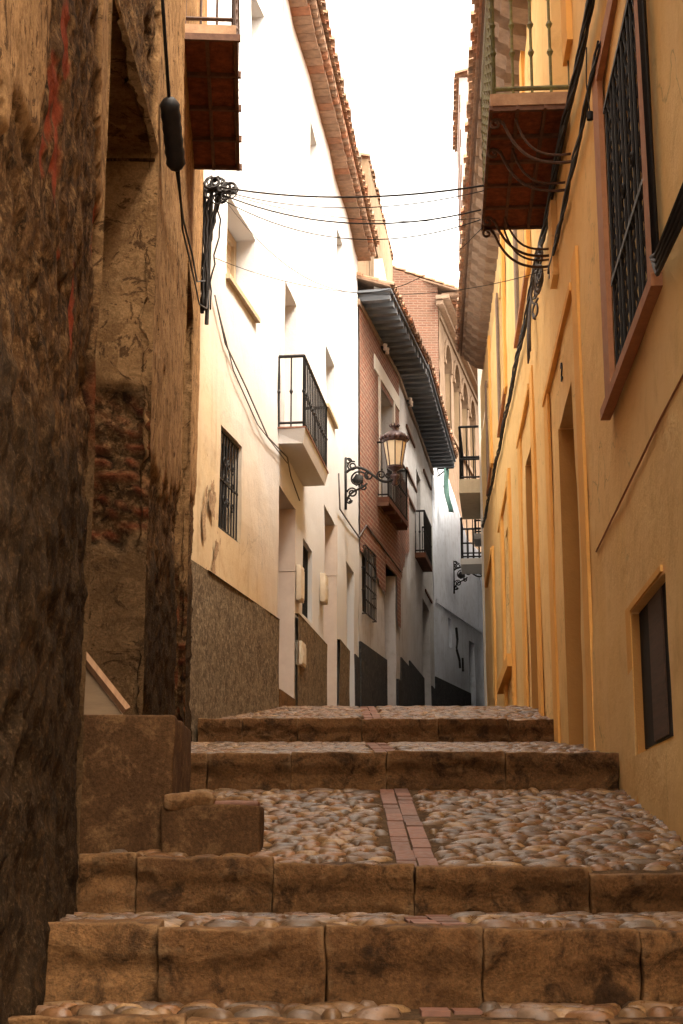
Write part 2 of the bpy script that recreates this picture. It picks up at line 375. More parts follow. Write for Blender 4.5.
def rbox(mb, W, u0, u1, w0, w1, z0, z1, r=.015, amp=.004, n=(4, 2, 3), seed=0, fr=6, zoff=None, erode=0.0):
    """worn block: rounded edges and an uneven surface"""
    def cs(a, b, k):
        rr = min(r, (b - a) * .3); inner = [a + rr + (b - a - 2 * rr) * i / k for i in range(k + 1)]
        return [a, a + rr * .35] + inner + [b - rr * .35, b]
    X, Y, Z = cs(u0, u1, n[0]), cs(w0, w1, n[1]), cs(z0, z1, n[2])
    def mp(x, y, z):
        q = Vector((min(max(x, u0 + r), u1 - r), min(max(y, w0 + r), w1 - r), min(max(z, z0 + r), z1 - r)))
        p = Vector((x, y, z)); d = p - q
        if d.length > 1e-7: p = q + d.normalized() * min(r, d.length * 1.0 if False else r)
        if erode and p.y < (w0 + w1) / 2:
            t = (z1 - p.z) / (z1 - z0); e_ = noise.fractal(Vector((p.x * 4.5, p.z * 7, seed)), .9, 2.1, 4)
            k = max(0, min(1, (t - .22 - .12 * e_) / .25)); p = Vector((p.x, p.y + erode * k * (.65 + .8 * abs(e_)) + .006 * e_ * (1 - k), p.z))
        g = W.P(*p) if W else p
        if zoff: g = g + Vector((0, 0, zoff(p.x)))
        nv = noise.noise_vector(g * fr + Vector((seed, seed, seed))) + noise.noise_vector(g * fr * 3.3) * .4
        return g + nv * amp
    def face(A, B, fn):
        k = len(mb.v)
        for a in A:
            for b in B: mb.v.append(tuple(mp(*fn(a, b))))
        for i in range(len(A) - 1):
            for j in range(len(B) - 1):
                mb.f.append((k + i * len(B) + j, k + (i + 1) * len(B) + j, k + (i + 1) * len(B) + j + 1, k + i * len(B) + j + 1))
    face(X, Z, lambda a, b: (a, w0, b)); face(X, Z, lambda a, b: (a, w1, b))
    face(X, Y, lambda a, b: (a, b, z0)); face(X, Y, lambda a, b: (a, b, z1))
    face(Y, Z, lambda a, b: (u0, a, b)); face(Y, Z, lambda a, b: (u1, a, b))

def tiles(W, u0, u1, zf, over, slope, rows=3, sp=.20, rad=.085, tl=.36, name='tiles', seed=1):
    """barrel tiles laid up the slope from the eave, in courses that lap"""
    rnd = random.Random(seed); mb = MB(); n = int((u1 - u0) / sp)
    for i in range(n):
        u = u0 + (i + .5) * sp
        for r in range(rows):
            w0 = over + rnd.uniform(-.015, .025) - r * (tl - .06); z0 = zf(u) + (over - w0) * slope + .012 * r + rnd.uniform(-.006, .006)
            w1 = w0 - tl; z1 = z0 + tl * slope - .02
            vs = []; fs = []; k = 7; uj = rnd.uniform(-.01, .01)
            for (ww, zz, rr) in ((w0, z0, rad), (w1, z1, rad * .82)):
                for rad_off in (0, -.016):
                    for q in range(k):
                        an = math.pi * q / (k - 1)
                        vs.append(W.P(u + uj + math.cos(an) * (rr + rad_off), ww, zz + math.sin(an) * (rr + rad_off)))
            for q in range(k - 1):
                fs.append((q, q + 1, 2 * k + q + 1, 2 * k + q)); fs.append((k + q + 1, k + q, 3 * k + q, 3 * k + q + 1))
                fs.append((q + 1, q, k + q, k + q + 1))
            fs.append((0, 2 * k, 3 * k, k)); fs.append((k - 1, 2 * k - 1, 4 * k - 1, 3 * k - 1))
            mb.add(vs, fs)
        # pan tile between two covers, concave upwards
        uu = u + sp / 2; w0 = over - .03; w1 = w0 - rows * tl; z0 = zf(uu) - .01; k = 5; vs = []
        for (ww, zz) in ((w0, z0), (w1, z0 + rows * tl * slope)):
            for off in (0, -.015):
                for q in range(k):
                    an = math.pi + math.pi * q / (k - 1); vs.append(W.P(uu + math.cos(an) * .07, ww, zz + .05 + math.sin(an) * .06 + off))
        fs = []
        for q in range(k - 1):
            fs.append((q, q + 1, 2 * k + q + 1, 2 * k + q)); fs.append((k + q + 1, k + q, 3 * k + q, 3 * k + q + 1)); fs.append((q + 1, q, k + q, k + q + 1))
        mb.add(vs, fs)
    return mb

def slope_slab(W, u0, u1, zf, w0, w1, slope, th, n=6):
    mb = MB()
    for i in range(n):
        a = u0 + (u1 - u0) * i / n; b = u0 + (u1 - u0) * (i + 1) / n
        zz = lambda u, ww: zf(u) + (w0 - ww) * slope
        mb.hexa([W.P(a, w0, zz(a, w0) - th), W.P(b, w0, zz(b, w0) - th), W.P(b, w1, zz(b, w1) - th), W.P(a, w1, zz(a, w1) - th),
                 W.P(a, w0, zz(a, w0)), W.P(b, w0, zz(b, w0)), W.P(b, w1, zz(b, w1)), W.P(a, w1, zz(a, w1))])
    return mb

def railing(W, u0, u1, wi, wo, z0, z1, sp=.11, r=.008, mid=None, knot=True, sides=True):
    mb = MB(); rr = r * 1.5
    path = [(u0, wi), (u0, wo), (u1, wo), (u1, wi)] if sides else [(u0, wo), (u1, wo)]
    for z in [z0 + .05, z1] + ([mid] if mid else []):
        for a, b in zip(path[:-1], path[1:]): mb.tube([W.P(a[0], a[1], z), W.P(b[0], b[1], z)], rr if z != z1 else rr * 1.3, 6)
    for a, b in zip(path[:-1], path[1:]):
        L = math.hypot(a[0] - b[0], a[1] - b[1]); n = max(1, int(round(L / sp)))
        for i in range(n + 1):
            t = i / n; u = a[0] + (b[0] - a[0]) * t; ww = a[1] + (b[1] - a[1]) * t
            big = i in (0, n)
            mb.tube([W.P(u, ww, z0), W.P(u, ww, z1)], r * (1.4 if big else 1), 6)
            if knot:
                for kz in ((z0 + z1) / 2, z0 + (z1 - z0) * .3, z0 + (z1 - z0) * .7)[:3 if knot == 3 else 1]:
                    mb.tube([W.P(u, ww, kz - .03), W.P(u, ww, kz), W.P(u, ww, kz + .03)], [r, r * 2.3, r], 6)
    return mb

def grille(W, u0, u1, w, z0, z1, nv, nh, r=.007):
    mb = MB()
    for i in range(nv): 
        u = u0 + (u1 - u0) * i / (nv - 1); mb.tube([W.P(u, w, z0), W.P(u, w, z1)], r, 6)
    for j in range(nh):
        z = z0 + (z1 - z0) * (j + .0) / (nh - 1) if nh > 1 else (z0 + z1) / 2
        mb.wbox(W, u0 - .01, u1 + .01, w - r * .5, w + r * 1.3, z - r, z + r)
    return mb

def spiral(c, ax, ay, r0, r1, a0, turns, n=22):
    out = []
    for i in range(n + 1):
        t = i / n; r = r0 + (r1 - r0) * t; a = a0 + turns * 2 * math.pi * t
        out.append(Vector(c) + ax * (r * math.cos(a)) + ay * (r * math.sin(a)))
    return out
def bez(p0, p1, p2, p3, n=14):
    p0, p1, p2, p3 = map(Vector, (p0, p1, p2, p3)); o = []
    for i in range(n + 1):
        t = i / n; o.append(p0 * (1 - t) ** 3 + p1 * 3 * t * (1 - t) ** 2 + p2 * 3 * t * t * (1 - t) + p3 * t ** 3)
    return o
def sag(a, b, s, n=18):
    a, b = Vector(a), Vector(b)
    return [a + (b - a) * (i / n) - Vector((0, 0, s * 4 * (i / n) * (1 - i / n))) for i in range(n + 1)]

# ------------------------------------------------------------------ facades in plan
Rt = Wall((1.0, 0), (1 + .0635 * 29, 29), -1)             # yellow house, right of the street; u is close to y
W1 = Wall((-1.22, 12.8), (-.634, 16), 1); W2 = Wall((-.689, 15.70), (.278, 24), 1); W2.A = W2.A + W2.d * .30   # white house, two bays at an angle
B1 = Wall((.28, 24.02), (1.11, 28), 1); B2 = Wall((1.11, 28), (2.23, 35.5), 1)    # brick house
C1 = Wall((2.24, 35.55), (4.1, 41.6), 1)                  # blue-white house closing the street
R2 = Wall((2.80, 29.02), (4.15, 41.5), -1)                # next house on the right
def lx(y):                                                # old wall on the left, face x for each y
    pts = [(-8, -.72), (3.0, -.75), (4.1, -.80), (5.35, -.935), (6.8, -.925), (8.5, -1.0), (12.6, -1.27)]
    for (a, xa), (b, xb) in zip(pts[:-1], pts[1:]):
        if y <= b: return xa + (xb - xa) * (y - a) / (b - a)
    return pts[-1][1]

# ------------------------------------------------------------------ ground
# step rows: (y of front edge at left, at right, x left, x right, z top left, z top right, riser height, joints)
def gz(y):   # cobbled surface height
    k = [(-12, -2.6), (2.0, -.62), (3.0, -.60), (3.83, -.585), (3.84, -.380), (4.225, -.390), (4.23, -.186), (5.43, -.200), (5.44, -.055), (8.2, .367), (8.21, .530),
         (12.54, .925), (12.55, 1.09), (16, 1.56), (24, 2.0), (45, 3.1), (160, 8)]
    for (a, za), (b, zb) in zip(k[:-1], k[1:]):
        if y <= b: return za + (zb - za) * (y - a) / (b - a)
    return k[-1][1]
g = MB(); ys = [-12, 2, 3.0, 3.83, 3.84, 4.225, 4.23, 5.43, 5.44, 6, 7, 8.2, 8.21, 9, 10, 11, 12.54, 12.55, 14, 15, 16, 18, 20, 24, 30, 38, 45, 160]
for i, y in enumerate(ys):
    for x in (-90, -2, 0, 2, 5, 90): g.v.append((x, y, gz(y) - .013))
for i in range(len(ys) - 1):
    for j in range(5): g.f.append((i * 6 + j, i * 6 + j + 1, (i + 1) * 6 + j + 1, (i + 1) * 6 + j))
struct('ground', g, 'mud')

class Flat:
    def P(s, u, w, z): return Vector((u, w, z))
FL = Flat()
def step_row(y, x0, x1, joints, ztop, riser, seed, dz_left=.0, bow=.0, skew=0.0, dep=.14):
    mb = MB(); rnd = random.Random(seed); xs = [x0] + joints + [x1]
    for a, b in zip(xs[:-1], xs[1:]):
        m = (a + b) / 2; t = (m - x0) / (x1 - x0)
        yy = y + bow * (2 * t - 1) ** 2 + skew * (1 - t) + rnd.uniform(-.012, .012)
        zt = ztop + dz_left * (1 - t) + rnd.uniform(-.006, .006)
        rbox(mb, FL, a + .0004, b - .0004, yy, yy + dep, zt - riser - .06, zt, r=.008, amp=.009, n=(max(4, int((b - a) / .015)), 5, 16), seed=seed + a, fr=9, erode=.032)
    return struct('stone_step', mb, 'kerb', True)
X = lambda px, y: (px - 341.5) / 1480 * .9742 * y
step_row(3.74, -.95, 1.35, [X(190, 3.8), X(420, 3.8), X(600, 3.8)], -.398, .17, 1, .015, .02, dep=.07)
step_row(4.1, -1.0, 1.4, [X(158, 4.1), X(325, 4.1), X(482, 4.1), X(640, 4.1)], -.200, .205, 2, .018, .03, .05)
step_row(5.3, -1.1, 1.45, [X(135, 5.3), X(272, 5.3), X(415, 5.3), X(590, 5.3)], -.073, .15, 3, .085, .03, .05)
step_row(8.1, -.98, 1.505, [X(205, 8.1), X(290, 8.1), X(387, 8.1), X(508, 8.1)], .545, .185, 4)
step_row(12.42, -1.2, 1.86, [X(240, 12.4), X(297, 12.4), X(362, 12.4), X(440, 12.4), X(512, 12.4)], 1.108, .19, 5)

# cobbles: every stone its own dome, bedded in the earth
def cobbles(y0, y1, size, lift, xfun0, xfun1, seed, skip=(.195, .365)):
    rnd = random.Random(seed); mb = MB(); y = y0; row = 0
    while y < y1:
        hx = size * rnd.uniform(.8, 1.1)
        x = xfun0(y) + (row % 2) * size * .5; 
        while x < xfun1(y) + .06:
            s = size * rnd.choice((.5, .7, .9, 1.1, 1.3, 1.6)); a = s * rnd.uniform(.5, .72); b = size * rnd.uniform(.32, .52)
            cx = x + a; x += 2 * a * .90
            if skip[0] - a * .42 < cx < skip[1] + a * .42:
                continue
            cy = y + rnd.uniform(-.25, .25) * size
            if cy > y1 or cy < y0: continue
            z = gz(cy) - .022; h = rnd.uniform(.18, .34) * b + lift + .005; rot = rnd.uniform(-.6, .6)
            ca, sa = math.cos(rot), math.sin(rot); K = 8; rad = [rnd.uniform(.84, 1.1) for _ in range(K)]
            tx, ty = rnd.uniform(-.12, .12), rnd.uniform(-.12, .12); sl = (gz(cy + .02) - gz(cy - .02)) / .04
            if abs(sl) > .4: sl = 0
            vs = []; fs = []
            for (rr, hh) in ((1.03, -.6), (1.0, .15), (.86, .62), (.52, .93)):
                for k in range(K):
                    an = 2 * math.pi * k / K; lx_, ly_ = math.cos(an) * a * rr * rad[k], math.sin(an) * b * rr * rad[(k * 3) % K]
                    px_, py_ = lx_ * ca - ly_ * sa, lx_ * sa + ly_ * ca
                    vs.append((cx + px_, cy + py_, z + h * hh + px_ * tx + py_ * (ty + sl)))
            vs.append((cx, cy, z + h))
            for q in range(3):
                for k in range(K): fs.append((q * K + k, q * K + (k + 1) % K, (q + 1) * K + (k + 1) % K, (q + 1) * K + k))
            for k in range(K): fs.append((3 * K + k, 3 * K + (k + 1) % K, 4 * K))
            mb.add(vs, fs)
        y += size * .70; row += 1
    return mb
def right_x(y): return 1.0 + .0635 * y + .03
def left_x(y): return lx(y) - .03 if y < 12.6 else (-1.22 + .183 * (y - 12.8) - .05 if y < 16 else -.66 + .114 * (y - 16))
cb = MB()
for part in (cobbles(2.6, 3.75, .11, .012, left_x, right_x, 11), cobbles(3.85, 4.14, .095, .016, left_x, right_x, 12), cobbles(4.27, 5.32, .10, .014, left_x, right_x, 13),
             cobbles(5.50, 8.08, .088, .010, left_x, right_x, 14), cobbles(8.35, 12.4, .10, .010, left_x, right_x, 15),
             cobbles(12.7, 19, .11, .010, left_x, right_x, 16)):
    cb.add(part.v, part.f)
struct('cobbled_path', cb, 'cobble', True)
cb = MB()
y = 2.7
rnd = random.Random(5)
for (ya, yb) in ((2.7, 3.78), (3.9, 4.1), (4.27, 5.28), (5.47, 8.09), (8.37, 12.4), (12.69, 18)):
    for c, xc in enumerate((.240, .320)):
        y = ya + (.06 if c else 0)
        while y + .13 < yb:
            L = rnd.choice((.13, .24, .24)); L = min(L, yb - y)
            if L < .05: break
            a, b = gz(y + .005), gz(y + L - .005); o = rnd.uniform(-.003, .005); xo = rnd.uniform(-.004, .004)
            cb.hexa([(xc - .036 + xo, y, a - .06), (xc + .036 + xo, y, a - .06), (xc + .036 + xo, y + L - .01, b - .06), (xc - .036 + xo, y + L - .01, b - .06),
                     (xc - .036 + xo, y, a - .004 + o), (xc + .036 + xo, y, a - .004 + o), (xc + .036 + xo, y + L - .01, b - .004 + o), (xc - .036 + xo, y + L - .01, b - .004 + o)])
            y += L
struct('brick_gutter', cb, 'gutter')

# ------------------------------------------------------------------ OLD HOUSE, left
old = thing('old_house', 'crumbling old house with peeling plaster and rubble on the left edge', 'house', (-1.2, 7.5, .2))
def arch_top(y, y0=5.35, y1=6.8, zs=3.42):
    return zs
def edge_jit(z): return .05 * noise.noise(Vector((z * 2.5, 3.3, 1))) + .03 * noise.noise(Vector((z * 8, 7.3, 1)))
def in_open(y, z):
    if 5.35 + edge_jit(z) < y < 6.8 + edge_jit(z + 40) * .4 and -.2 < z < arch_top(y): return True
    if 9.55 < y < 10.75 and .5 < z < 4.02: return True
    return False
us = []; y = 2.2
while y < 12.62: us.append(y); y += .022 if y < 7.4 else .035
us.append(12.62)
zs = [-.9 + i * .032 for i in range(int(9.6 / .032))]
mb = MB(); lay = []; redv = []; cemv = []
NV = noise.noise; FR = noise.fractal
for y in us:
    for z in zs:
        p = Vector((y, z, 0))
        big = FR(p * .9 + Vector((3, 1, 5)), 1.0, 2.0, 4); mid = FR(Vector((y * 4.2, z * 2.6, 4)), .9, 2.1, 5); fin = FR(Vector((y * 11, z * 11, 8)), .8, 2.1, 3)
        # bias: where the photograph keeps plaster
        bias = -.9
        if y < 4.2: bias = -1.2 + 1.9 * max(0, min(1, (z - 1.6 - (y - 3.3) * .5) / .25)) * max(0, min(1, (3.62 + .15 * noise.noise(Vector((z * 3, 1, 1))) - y) / .12))
        if 4.9 < y < 5.6: bias = -1.0 + 1.25 * max(0, min(1, (z - 2.0 - (5.35 - y) * 1.2) / .5))
        if y > 6.8:
            zl = 1.35 + (y - 6.8) * .26; bias = -1.0 + 1.85 * max(0, min(1, (z - zl) / .7))
            if 6.8 <= y < 7.25: bias -= .3 + .25 * math.sin(z * 3.1)
            if y > 9.0: bias += .15
        m = bias + mid * .75 + big * .35
        lv = max(0, min(1, m * 9 + .5))
        # dark cement skirt on the near wall
        cm = 1.25 - z + (0.15 * (y - 3.3)) + big * .5 + mid * .25 if y < 5.5 else (1.35 + (y - 6.8) * .16) - z + mid * .35
        cv = max(0, min(1, cm * 6))
        # exposed brick patches
        rv = 0
        for (ry, rz, sy, sz_) in ((3.97, 2.35, .10, .12), (3.76, 2.06, .05, .13), (3.88, 2.10, .035, .09), (3.66, 1.86, .04, .08), (3.88, 1.92, .06, .10), (4.5, 1.72, .05, .14), (5.2, 2.25, .05, .16), (5.1, 2.9, .06, .16), (6.95, 2.55, .07, .28), (10.9, 2.2, .1, .35), (4.05, 1.7, .05, .05)):
            d = ((y - ry) / sy) ** 2 + ((z - rz) / sz_) ** 2
            rv = max(rv, max(0, min(1, (1.15 + fin * .5 + mid * .4 - d) * 4)))
        rough = (1 - lv)
        dis = -.02 + lv * .022 + big * .008 + rough * (mid * .014 - abs(mid) * .014 + fin * .018) + lv * fin * .003 + (cv * .012) * rough - rv * .006 * rough
        if y < 5.3 and z < .9: dis += .02 * NV(Vector((y * 1.7, z * 1.1, 2)))
        # bulging foot of the wall
        foot = max(0, min(1, (gz(y) + .35 - z) / .5)); dis += foot * .03 * (1 + mid)
        pit = max(0, NV(Vector((y * 3.1, z * 2.2, 21))) + .35 * NV(Vector((y * 9, z * 7, 22))) - .38) * rough
        dis -= min(.05, pit * .22)
        mb.v.append((lx(y) + dis, y, z)); lay.append(lv); redv.append(rv); cemv.append(cv)
nzs = len(zs)
for i in range(len(us) - 1):
    for j in range(nzs - 1):
        cy, cz = (us[i] + us[i + 1]) / 2, (zs[j] + zs[j + 1]) / 2
        if in_open(cy, cz): continue
        mb.f.append((i * nzs + j, (i + 1) * nzs + j, (i + 1) * nzs + j + 1, i * nzs + j + 1))
mb.build('wall', M['oldwall'], old, True, {'layer': lay, 'red': redv, 'cem': cemv})
# rest of the building: back, ends, unseen part behind camera extended to limit light
b = MB()
b.box((-7, 2.2, -1.2), (-1.62, 12.58, 8.6)); b.box((-7, -5, -3), (-.78, 2.19, 8.6))
b.build('house_body', 'oldstucco' if 'oldstucco' in M else 'greyplaster', old)
# end return at the far corner
e = MB(); e.box((-1.62, 12.5, -.5), (-1.30, 12.6, 8.6)); e.box((-1.62, 2.2, 8.62), (-.90, 12.6, 8.75)); e.build('corner_return', M['oldwall'], old)

# doorway reveal (far jamb, arch soffit) with broken brick band
def reveal(y0, y1, zs_, zbot, arch, depth, name, seed, mat, rubz=None):
    mb = MB(); la = []; re = []; ce = []
    path = []
    z = zbot
    while z < zs_: path.append((y1, z)); z += .035
    n = 26
    c = (y0 + y1) / 2; r = (y1 - y0) / 2
    for i in range(n + 1):
        a = math.pi * i / n; path.append((c + r * math.cos(a), zs_ + math.sin(a) * r * arch))
    z = zs_
    while z > zbot: z -= .1; path.append((y0, z))
    K = 14
    for (yy, zz) in path:
        for k in range(K + 1):
            t = k / K; xx = lx(yy) + .012 - depth * t
            pp = Vector((xx * 5, yy * 2, zz * 2.4))
            md = FR(pp, .9, 2.1, 4); fn = FR(pp * 4, .8, 2.1, 3)
            rb = 0
            if rubz and zz < zs_ + .1:
                rb = max(0, min(1, (min(zz - rubz[0], rubz[1] - zz) + md * .12 + .02) * 12))
            bk = NV(Vector((xx * 9, zz * 11, 3))) ; brickline = rb * (.5 + .5 * math.sin(zz * 2 * math.pi / .078 + md * 4.5)) * (1 if bk > -.12 else .25)
            ins = .004 * fn + .012 * md + rb * (.05 + .05 * md - .035 * brickline) + (.03 * max(0, md) if zz < .9 else 0)
            nrm = (0, 1, 0) if yy >= y1 - 1e-6 and zz <= zs_ + 1e-6 else ((0, -1, 0) if zz <= zs_ else ((0, (yy - c) / r, (zz - zs_) / r)))
            mb.v.append((xx, yy + nrm[1] * ins, zz + nrm[2] * ins)); la.append(0 if rb > .5 else (.72 if zz > rubz[1] else .30) if rubz else .7); re.append(max(0, brickline - .5) * 1.1 * (1 if rb > .5 else 0)); ce.append(.9 if rubz and zz < rubz[0] else 0)
    for i in range(len(path) - 1):
        for k in range(K): q = i * (K + 1) + k; mb.f.append((q, q + 1, q + K + 2, q + K + 1))
    mb.build(name, mat, old, True, {'layer': la, 'red': re, 'cem': ce})
reveal(5.35, 6.8, 3.42, -.1, .03, .62, 'doorway_reveal', 1, M['oldwall'], (1.45, 2.2))
reveal(9.55, 10.75, 4.02, .5, .02, .5, 'doorway_reveal', 2, M['oldwall'], (.2, 1.9))
d = MB(); d.box((-1.56, 5.2, -.2), (-1.47, 6.95, 4.4)); d.build('door', 'door_wood', old)
d = MB(); d.box((-1.5, 9.4, .2), (-1.44, 10.9, 4.9)); d.build('door', 'door_wood', old)
# impost ledge in the arch
d = MB(); d.box((-1.45, 6.785, 3.37), (-.93, 6.82, 3.382)); d.build('impost', M['oldwall'], old)

# left balcony: shallow, rusted beams with red tile infill
OL = Wall((lx(8.3), 8.3), (-1.13, 10.6), 1)
bal = MB(); bal.wbox(OL, .2, 2.05, -.1, .33, 5.10, 5.17); bo = bal.build('balcony', 'slab_edge', old)
uf = MB()
for i in range(4):
    for j in range(2): uf.wbox(OL, .22 + i * .455, .22 + i * .455 + .43, -.02 + j * .17, .14 + j * .17, 5.085, 5.105)
uf.build('underside_tile', 'slab_red', bo)
for i in range(5): bm_ = MB(); bm_.wbox(OL, .2 + i * .455 - .012, .2 + i * .455 + .012, -.05, .36, 5.055, 5.10); bm_.build('beam', 'slab_beam', bo)
for wv in (.145, .33): bm_ = MB(); bm_.wbox(OL, .2, 2.05, wv - .012, wv + .012, 5.06, 5.099); bm_.build('beam', 'slab_beam', bo)
railing(OL, .22, 2.03, 0, .31, 5.17, 6.15, .12, .009).build('railing', 'rust_iron', bo)

# doorstep block and low brick step
db = MB(); rbox(db, FL, -1.45, -.665, 5.92, 6.62, -.15, .545, r=.015, amp=.009, n=(16, 14, 12), seed=3, fr=5)
solo('door_block', db, 'block', 'tall square cement block below the arched doorway of the crumbling house', 'step', None, True)
db = MB(); rbox(db, FL, -.70, -.315, 5.86, 6.12, -.10, .19, r=.012, amp=.006, n=(16, 6, 8), seed=9, fr=6)
low = solo('low_step', db, 'block', 'low cement step jutting onto the cobbles beside the tall block', 'step', None, True)
db = MB(); rbox(db, FL, -.50, -.325, 5.88, 6.1, .185, .207, r=.008, amp=.004, n=(8, 4, 2), seed=4)
o = db.build('brick_top', 'gutter', None, True); o.location = -low.location; o.parent = low; o.matrix_parent_inverse.identity()
db = MB()
rbox(db, FL, -.69, -.50, 5.85, 6.2, .17, .232, r=.02, amp=.016, n=(14, 8, 3), seed=5, fr=9)
rbox(db, FL, -.53, -.36, 5.94, 6.22, .17, .222, r=.02, amp=.012, n=(14, 8, 3), seed=6, fr=9)
o = db.build('mortar_cap', 'kerb', None, True); o.location = -low.location; o.parent = low; o.matrix_parent_inverse.identity()
# leaning lath and board inside the doorway
pn = MB(); a = (-.99, 5.99, .548)
pn.hexa([(-1.14, 6.0, .548), (-.88, 6.0, .548), (-.88, 6.03, .548), (-1.14, 6.03, .548), (-1.14, 6.0, .87), (-.89, 6.0, .562), (-.89, 6.03, .562), (-1.14, 6.03, .87)])
solo('board', pn, 'board', 'pale triangular board standing on the cement block under the sloping lath', 'board')
pn = MB(); pn.tube([(-1.14, 5.985, .90), (-.865, 5.985, .568)], .020, 4)
solo('lath', pn, 'woodlight', 'wooden lath leaning diagonally in the doorway above the cement block', 'lath')

# ------------------------------------------------------------------ WHITE HOUSE
wh = thing('white_house', 'tall whitewashed house with cream lower wall and brown rough base', 'house', (-.6, 16, 1.5))
ops1 = [(.60, 1.75, 5.45, 6.30, .28), (.50, 1.30, 2.94, 3.92, .16), (1.45, 2.05, 8.35, 9.1, .22)]
ops2 = [(-.26, .90, 1.0, 3.95, .55), (1.58, 2.45, 2.82, 3.75, .22), (3.65, 5.0, 1.2, 4.66, .5), (6.35, 7.35, 1.4, 4.4, .4), (.03, .86, 4.58, 6.46, .25),
        (3.8, 4.75, 6.12, 7.0, .25), (2.02, 2.74, 8.7, 9.53, .25), (5.12, 5.8, 8.58, 9.36, .25)]
m_ = plaster('cream_to_white_wall', (.57, .435, .27), (.50, .355, .205), (.33, .205, .095), .55, big=.45, crack=.5)
def height_blend(m, ya, yb, z0, z1, white):
    """blends the base colour from cream at the bottom to white above"""
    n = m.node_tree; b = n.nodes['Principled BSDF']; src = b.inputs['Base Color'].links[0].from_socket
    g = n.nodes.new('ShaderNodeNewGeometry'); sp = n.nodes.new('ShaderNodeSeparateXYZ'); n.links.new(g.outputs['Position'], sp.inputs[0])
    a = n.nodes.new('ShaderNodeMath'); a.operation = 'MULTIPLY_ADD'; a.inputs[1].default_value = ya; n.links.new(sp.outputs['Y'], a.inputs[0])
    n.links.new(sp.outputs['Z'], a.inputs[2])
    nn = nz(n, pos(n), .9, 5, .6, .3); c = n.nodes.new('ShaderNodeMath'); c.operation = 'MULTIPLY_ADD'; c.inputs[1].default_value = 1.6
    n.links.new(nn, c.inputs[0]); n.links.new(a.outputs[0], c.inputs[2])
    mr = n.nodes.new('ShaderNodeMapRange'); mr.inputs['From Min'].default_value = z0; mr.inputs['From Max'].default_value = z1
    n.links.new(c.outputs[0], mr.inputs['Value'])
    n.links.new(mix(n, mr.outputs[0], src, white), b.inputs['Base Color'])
# y*0.55+z : colour gets whiter uphill and upward
height_blend(m_, .62, 0, 12.2, 15.2, (.60, .60, .61))
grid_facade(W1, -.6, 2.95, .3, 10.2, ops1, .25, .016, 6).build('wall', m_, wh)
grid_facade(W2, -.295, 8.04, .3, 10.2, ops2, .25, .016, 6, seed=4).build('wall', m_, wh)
p = grid_facade(W1, -.6, 2.86, .4, 2.44, [], .12, .012, .1, ends=False, top=False, seed=7)
p.v = [tuple(Vector(v) + W1.n * .05) for v in p.v]; p.quad(W1.P(0, 0, 2.44), W1.P(2.86, 0, 2.44), W1.P(2.86, .055, 2.44), W1.P(0, .055, 2.44)); p.wbox(W1, 2.82, 2.86, -.05, .03, .4, 2.44)
p.build('plinth', 'plinth', wh)
for (a, b_, z) in ((.93, 3.6, 2.72), (5.04, 6.3, 3.0)):
    p = grid_facade(W2, a, b_, .6, z, [], .2, .01, .1, ends=False, top=False, seed=2); p.v = [tuple(Vector(v) + W2.n * .05) for v in p.v]
    p.quad(W2.P(a, 0, z), W2.P(b_, 0, z), W2.P(b_, .055, z), W2.P(a, .055, z)); p.wbox(W2, b_ - .04, b_, -.05, .027, .6, z); p.build('plinth', 'plinth', wh)
p = MB(); p.wbox(W2, 7.37, 8.03, -.01, .025, .8, 3.1); p.build('plinth', 'plinth_dark', wh)
pt = MB(); ids = {}
def PV(i, j):
    if (i, j) not in ids:
        u, z = -.15 + i * .02, 2.45 + j * .02; ids[(i, j)] = len(pt.v); pt.v.append(tuple(W1.P(u, .026 + .004 * noise.noise(Vector((u * 9, z * 9, 0))), z)))
    return ids[(i, j)]
for i in range(34):
    for j in range(60):
        u, z = -.15 + i * .02, 2.45 + j * .02
        if noise.fractal(Vector((u * 5.5, z * 3.2, 1.7)), .9, 2, 4) > .05 + abs(u - .1) * 1.1 + max(0, z - 3.15) * 1.2: pt.f.append((PV(i, j), PV(i + 1, j), PV(i + 1, j + 1), PV(i, j + 1)))
pt.build('bare_patch', 'bare', wh)
# tiled entrance reveals and doors
for W, u0, u1, z1, dp, mm in ((W2, -.26, .90, 3.95, .55, 'tilewhite'), (W2, 3.65, 5.0, 4.66, .5, 'tilewhite')):
    q = MB(); q.wbox(W, u1 - .018, u1 - .003, -dp + .01, .012, 1.0, z1 - .75 if mm == 'tilewhite' else z1); q.wbox(W, u1 - .024, u1 - .004, -dp + .01, .018, z1 - .745, z1 - .005); q.build('door_jamb', mm, wh)
    q = MB(); q.wbox(W, u0 + .01, u1 - .02, -dp + .006, -dp + .05, 1.0, z1 - .02); q.build('door', 'door_wood', wh)
q = MB(); q.wbox(W2, 6.36, 7.34, -.39, -.34, 1.4, 4.38); q.build('door', 'door_wood', wh)
# ground level slanted thresholds
q = MB(); q.wbox(W2, -.24, .88, -.5, .03, 1.4, 1.72); q.build('threshold', 'kerb', wh)
# shuttered upper window
q = MB(); q.wbox(W1, .62, .70, -.27, -.20, 5.47, 6.28); q.wbox(W1, 1.65, 1.73, -.27, -.20, 5.47, 6.28); q.wbox(W1, .70, 1.65, -.27, -.20, 6.20, 6.28)
wf = q.build('window', 'frame_tan', wh)
q = MB()
for i in range(14): q.wbox(W1, .70, 1.65, -.255, -.24 + .004 * (i % 2), 5.47 + i * .052, 5.52 + i * .052)
q.build('shutter', 'door_pale', wf)
q = MB(); q.wbox(W1, .56, 1.82, -.02, .05, 5.40, 5.45); q.build('window_sill', 'frame_tan', wh)
